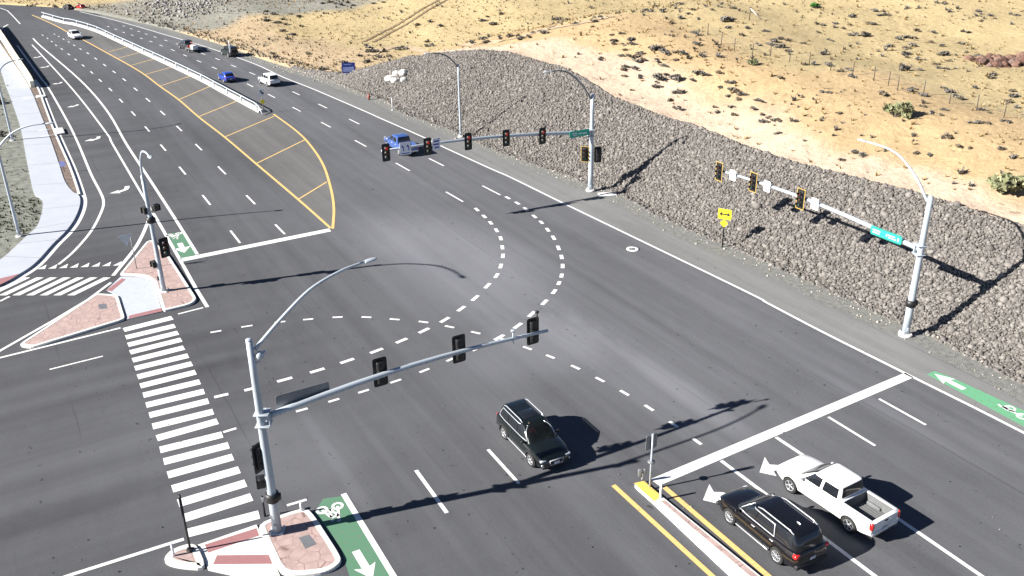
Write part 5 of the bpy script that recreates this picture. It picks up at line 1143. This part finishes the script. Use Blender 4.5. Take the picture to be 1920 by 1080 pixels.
# pale boulders on the riprap, reddish outcrop at the right edge
RK = rock_meshes(6, .12, 2)
for i, (px, s) in enumerate((((744,141), .55), ((757,141), .62), ((731,151), .6), ((741,154), .55), ((757,152), .42))):
    P = hit(*px); v_, f_ = RK[i]; g = MB(); g.add([(a*s*1.1, b*s, c*s*.75) for a, b, c in v_], [list(f) for f in f_]); put('white_boulder', g, mat('pale boulder', (.6, .58, .55), .9, bump=.4), loc=(P[0], P[1], P[2]+s*.3), rz=i*1.3,
        label=['white boulder, upper left one of the pale cluster', 'white boulder, upper right and widest of the pale cluster', 'white boulder, lower left one of the pale cluster', 'white boulder, lowest of the pale cluster', 'smallest white boulder of the pale cluster, lower right'][i], cat='boulder', group='white boulders on the riprap')
V, Fc = [], []; off_ = 0; g = MB(); c0_ = hit(1900, 118)
RS = rock_meshes(6, .25, 1)
for i in range(190):
    v_, f_ = RS[i % 6]; s = rng.uniform(.26, .6); p = np.array([np.clip(rng.normal(0, 2.2), -3.6, 3.6), np.clip(rng.normal(0, 1.4), -2.2, 2.2), rng.uniform(-.2, 1.0)*math.exp(-abs(rng.normal(0, .6)))]); g.add([(a*s+p[0], b*s*.8+p[1], c*s*.7+p[2]*.6) for a, b, c in v_], [list(f) for f in f_])
put('rock_outcrop', g, island_mat('red brown rock', [(.06, .035, .028), (.15, .085, .065), (.24, .15, .115), (.1, .06, .05), (.2, .14, .12)]), loc=tuple(c0_), label='reddish brown broken rock outcrop at the right edge of the hillside', cat='rock outcrop')

# wheel ruts of a track and a pale footpath
def trail(pts, wd, off, name, material, zo=.05):
    P = smooth([np.array(hit(*q)) for q in pts], 10); L_, R2_ = [], []
    for i, p in enumerate(P):
        t = (P[min(i+1, len(P)-1)]-P[max(i-1, 0)])[:2]; t = t/np.linalg.norm(t); s_ = np.array([t[1], -t[0]]); wv = wd*(1+.3*math.sin(i*1.7))
        for sgn, lst in ((-.5, L_), (.5, R2_)):
            xy = p[:2]+s_*(off+sgn*wv); lst.append((xy[0], xy[1], float(hill(xy @ DR, xy @ NR - toe(xy @ DR)))+zo))
    g.add(L_+R2_, [(i, i+1, len(P)+i+1, len(P)+i) for i in range(len(P)-1)], 0, True); return
g = MB(); TR = [(690,79), (712,68), (735,56), (760,42), (785,26), (808,12), (830,0), (850,-12)]; trail(TR, .55, -.8, '', None); trail(TR, .55, .8, '', None)
put('dirt_track', g, mat('dark rut', (.2, .14, .08), .95, var=.3, scale=1.5), kind='structure')
g = MB(); trail([(690,104), (760,88), (870,83), (960,73), (1030,54), (1090,44), (1150,30)], 1.6, 0, '', None); put('pale_path', g, mat('pale dust', (.43, .33, .22), .95, var=.2, scale=1.2), kind='structure')

# wire fence along the hillside
FP = [(1327,66), (1352,83), (1377,95), (1410,105), (1444,106), (1480,116), (1517,122), (1557,132), (1598,142), (1638,152), (1665,161), (1683,169), (1731,178), (1780,195), (1831,207), (1882,221), (1935,236)]
f0 = hit(*FP[0]); fe = link('wire_fence', None, None, tuple(f0), label='old wire fence on thin posts running across the dry hillside', cat='fence'); PP = []
for q in FP:
    P = np.array(hit(*q))-f0; PP.append(P); g = MB(); ln = rng.uniform(-.06, .06); g.tube([P-np.array([0, 0, .1]), P+np.array([ln, 0, 1.3])], .045, 6); put('post', g, M_twig, fe)
g = MB()
for h in (.5, .9, 1.2): g.tube([p+np.array([0, 0, h]) for p in PP], .006, 4)
put('wire', g, MAT['galvd'], fe)
P = hit(1405, 38); o_ = link('fence_brace', None, None, tuple(P), label='leaning wooden brace post high on the hillside', cat='fence post'); g = MB(); g.tube([(0, 0, 0), (0, 0, 1.5)], .06, 6); put('post', g, M_twig, o_); g = MB(); g.tube([(0, 0, 1.4), (1.4, -.3, .1)], .06, 6); put('brace', g, MAT['concrete'], o_)

# sharp black specks of litter and gravel on the asphalt
N = 120; lx = np.array([at(rng.uniform(0, 1920), rng.uniform(480, 1080)) for _ in range(N)]); ok_ = np.array([(p @ NR) < np.interp(p @ DR, EAL, EAC) for p in lx]); lx = lx[ok_]
scatter_rocks('road_grit', np.concatenate([lx, np.full((len(lx), 1), .02)], 1), rng.uniform(.015, .05, len(lx)), island_mat('grit', [(.02, .02, .02), (.05, .05, .05), (.3, .29, .28)]), rock_meshes(3, .2, 1), kind='stuff')
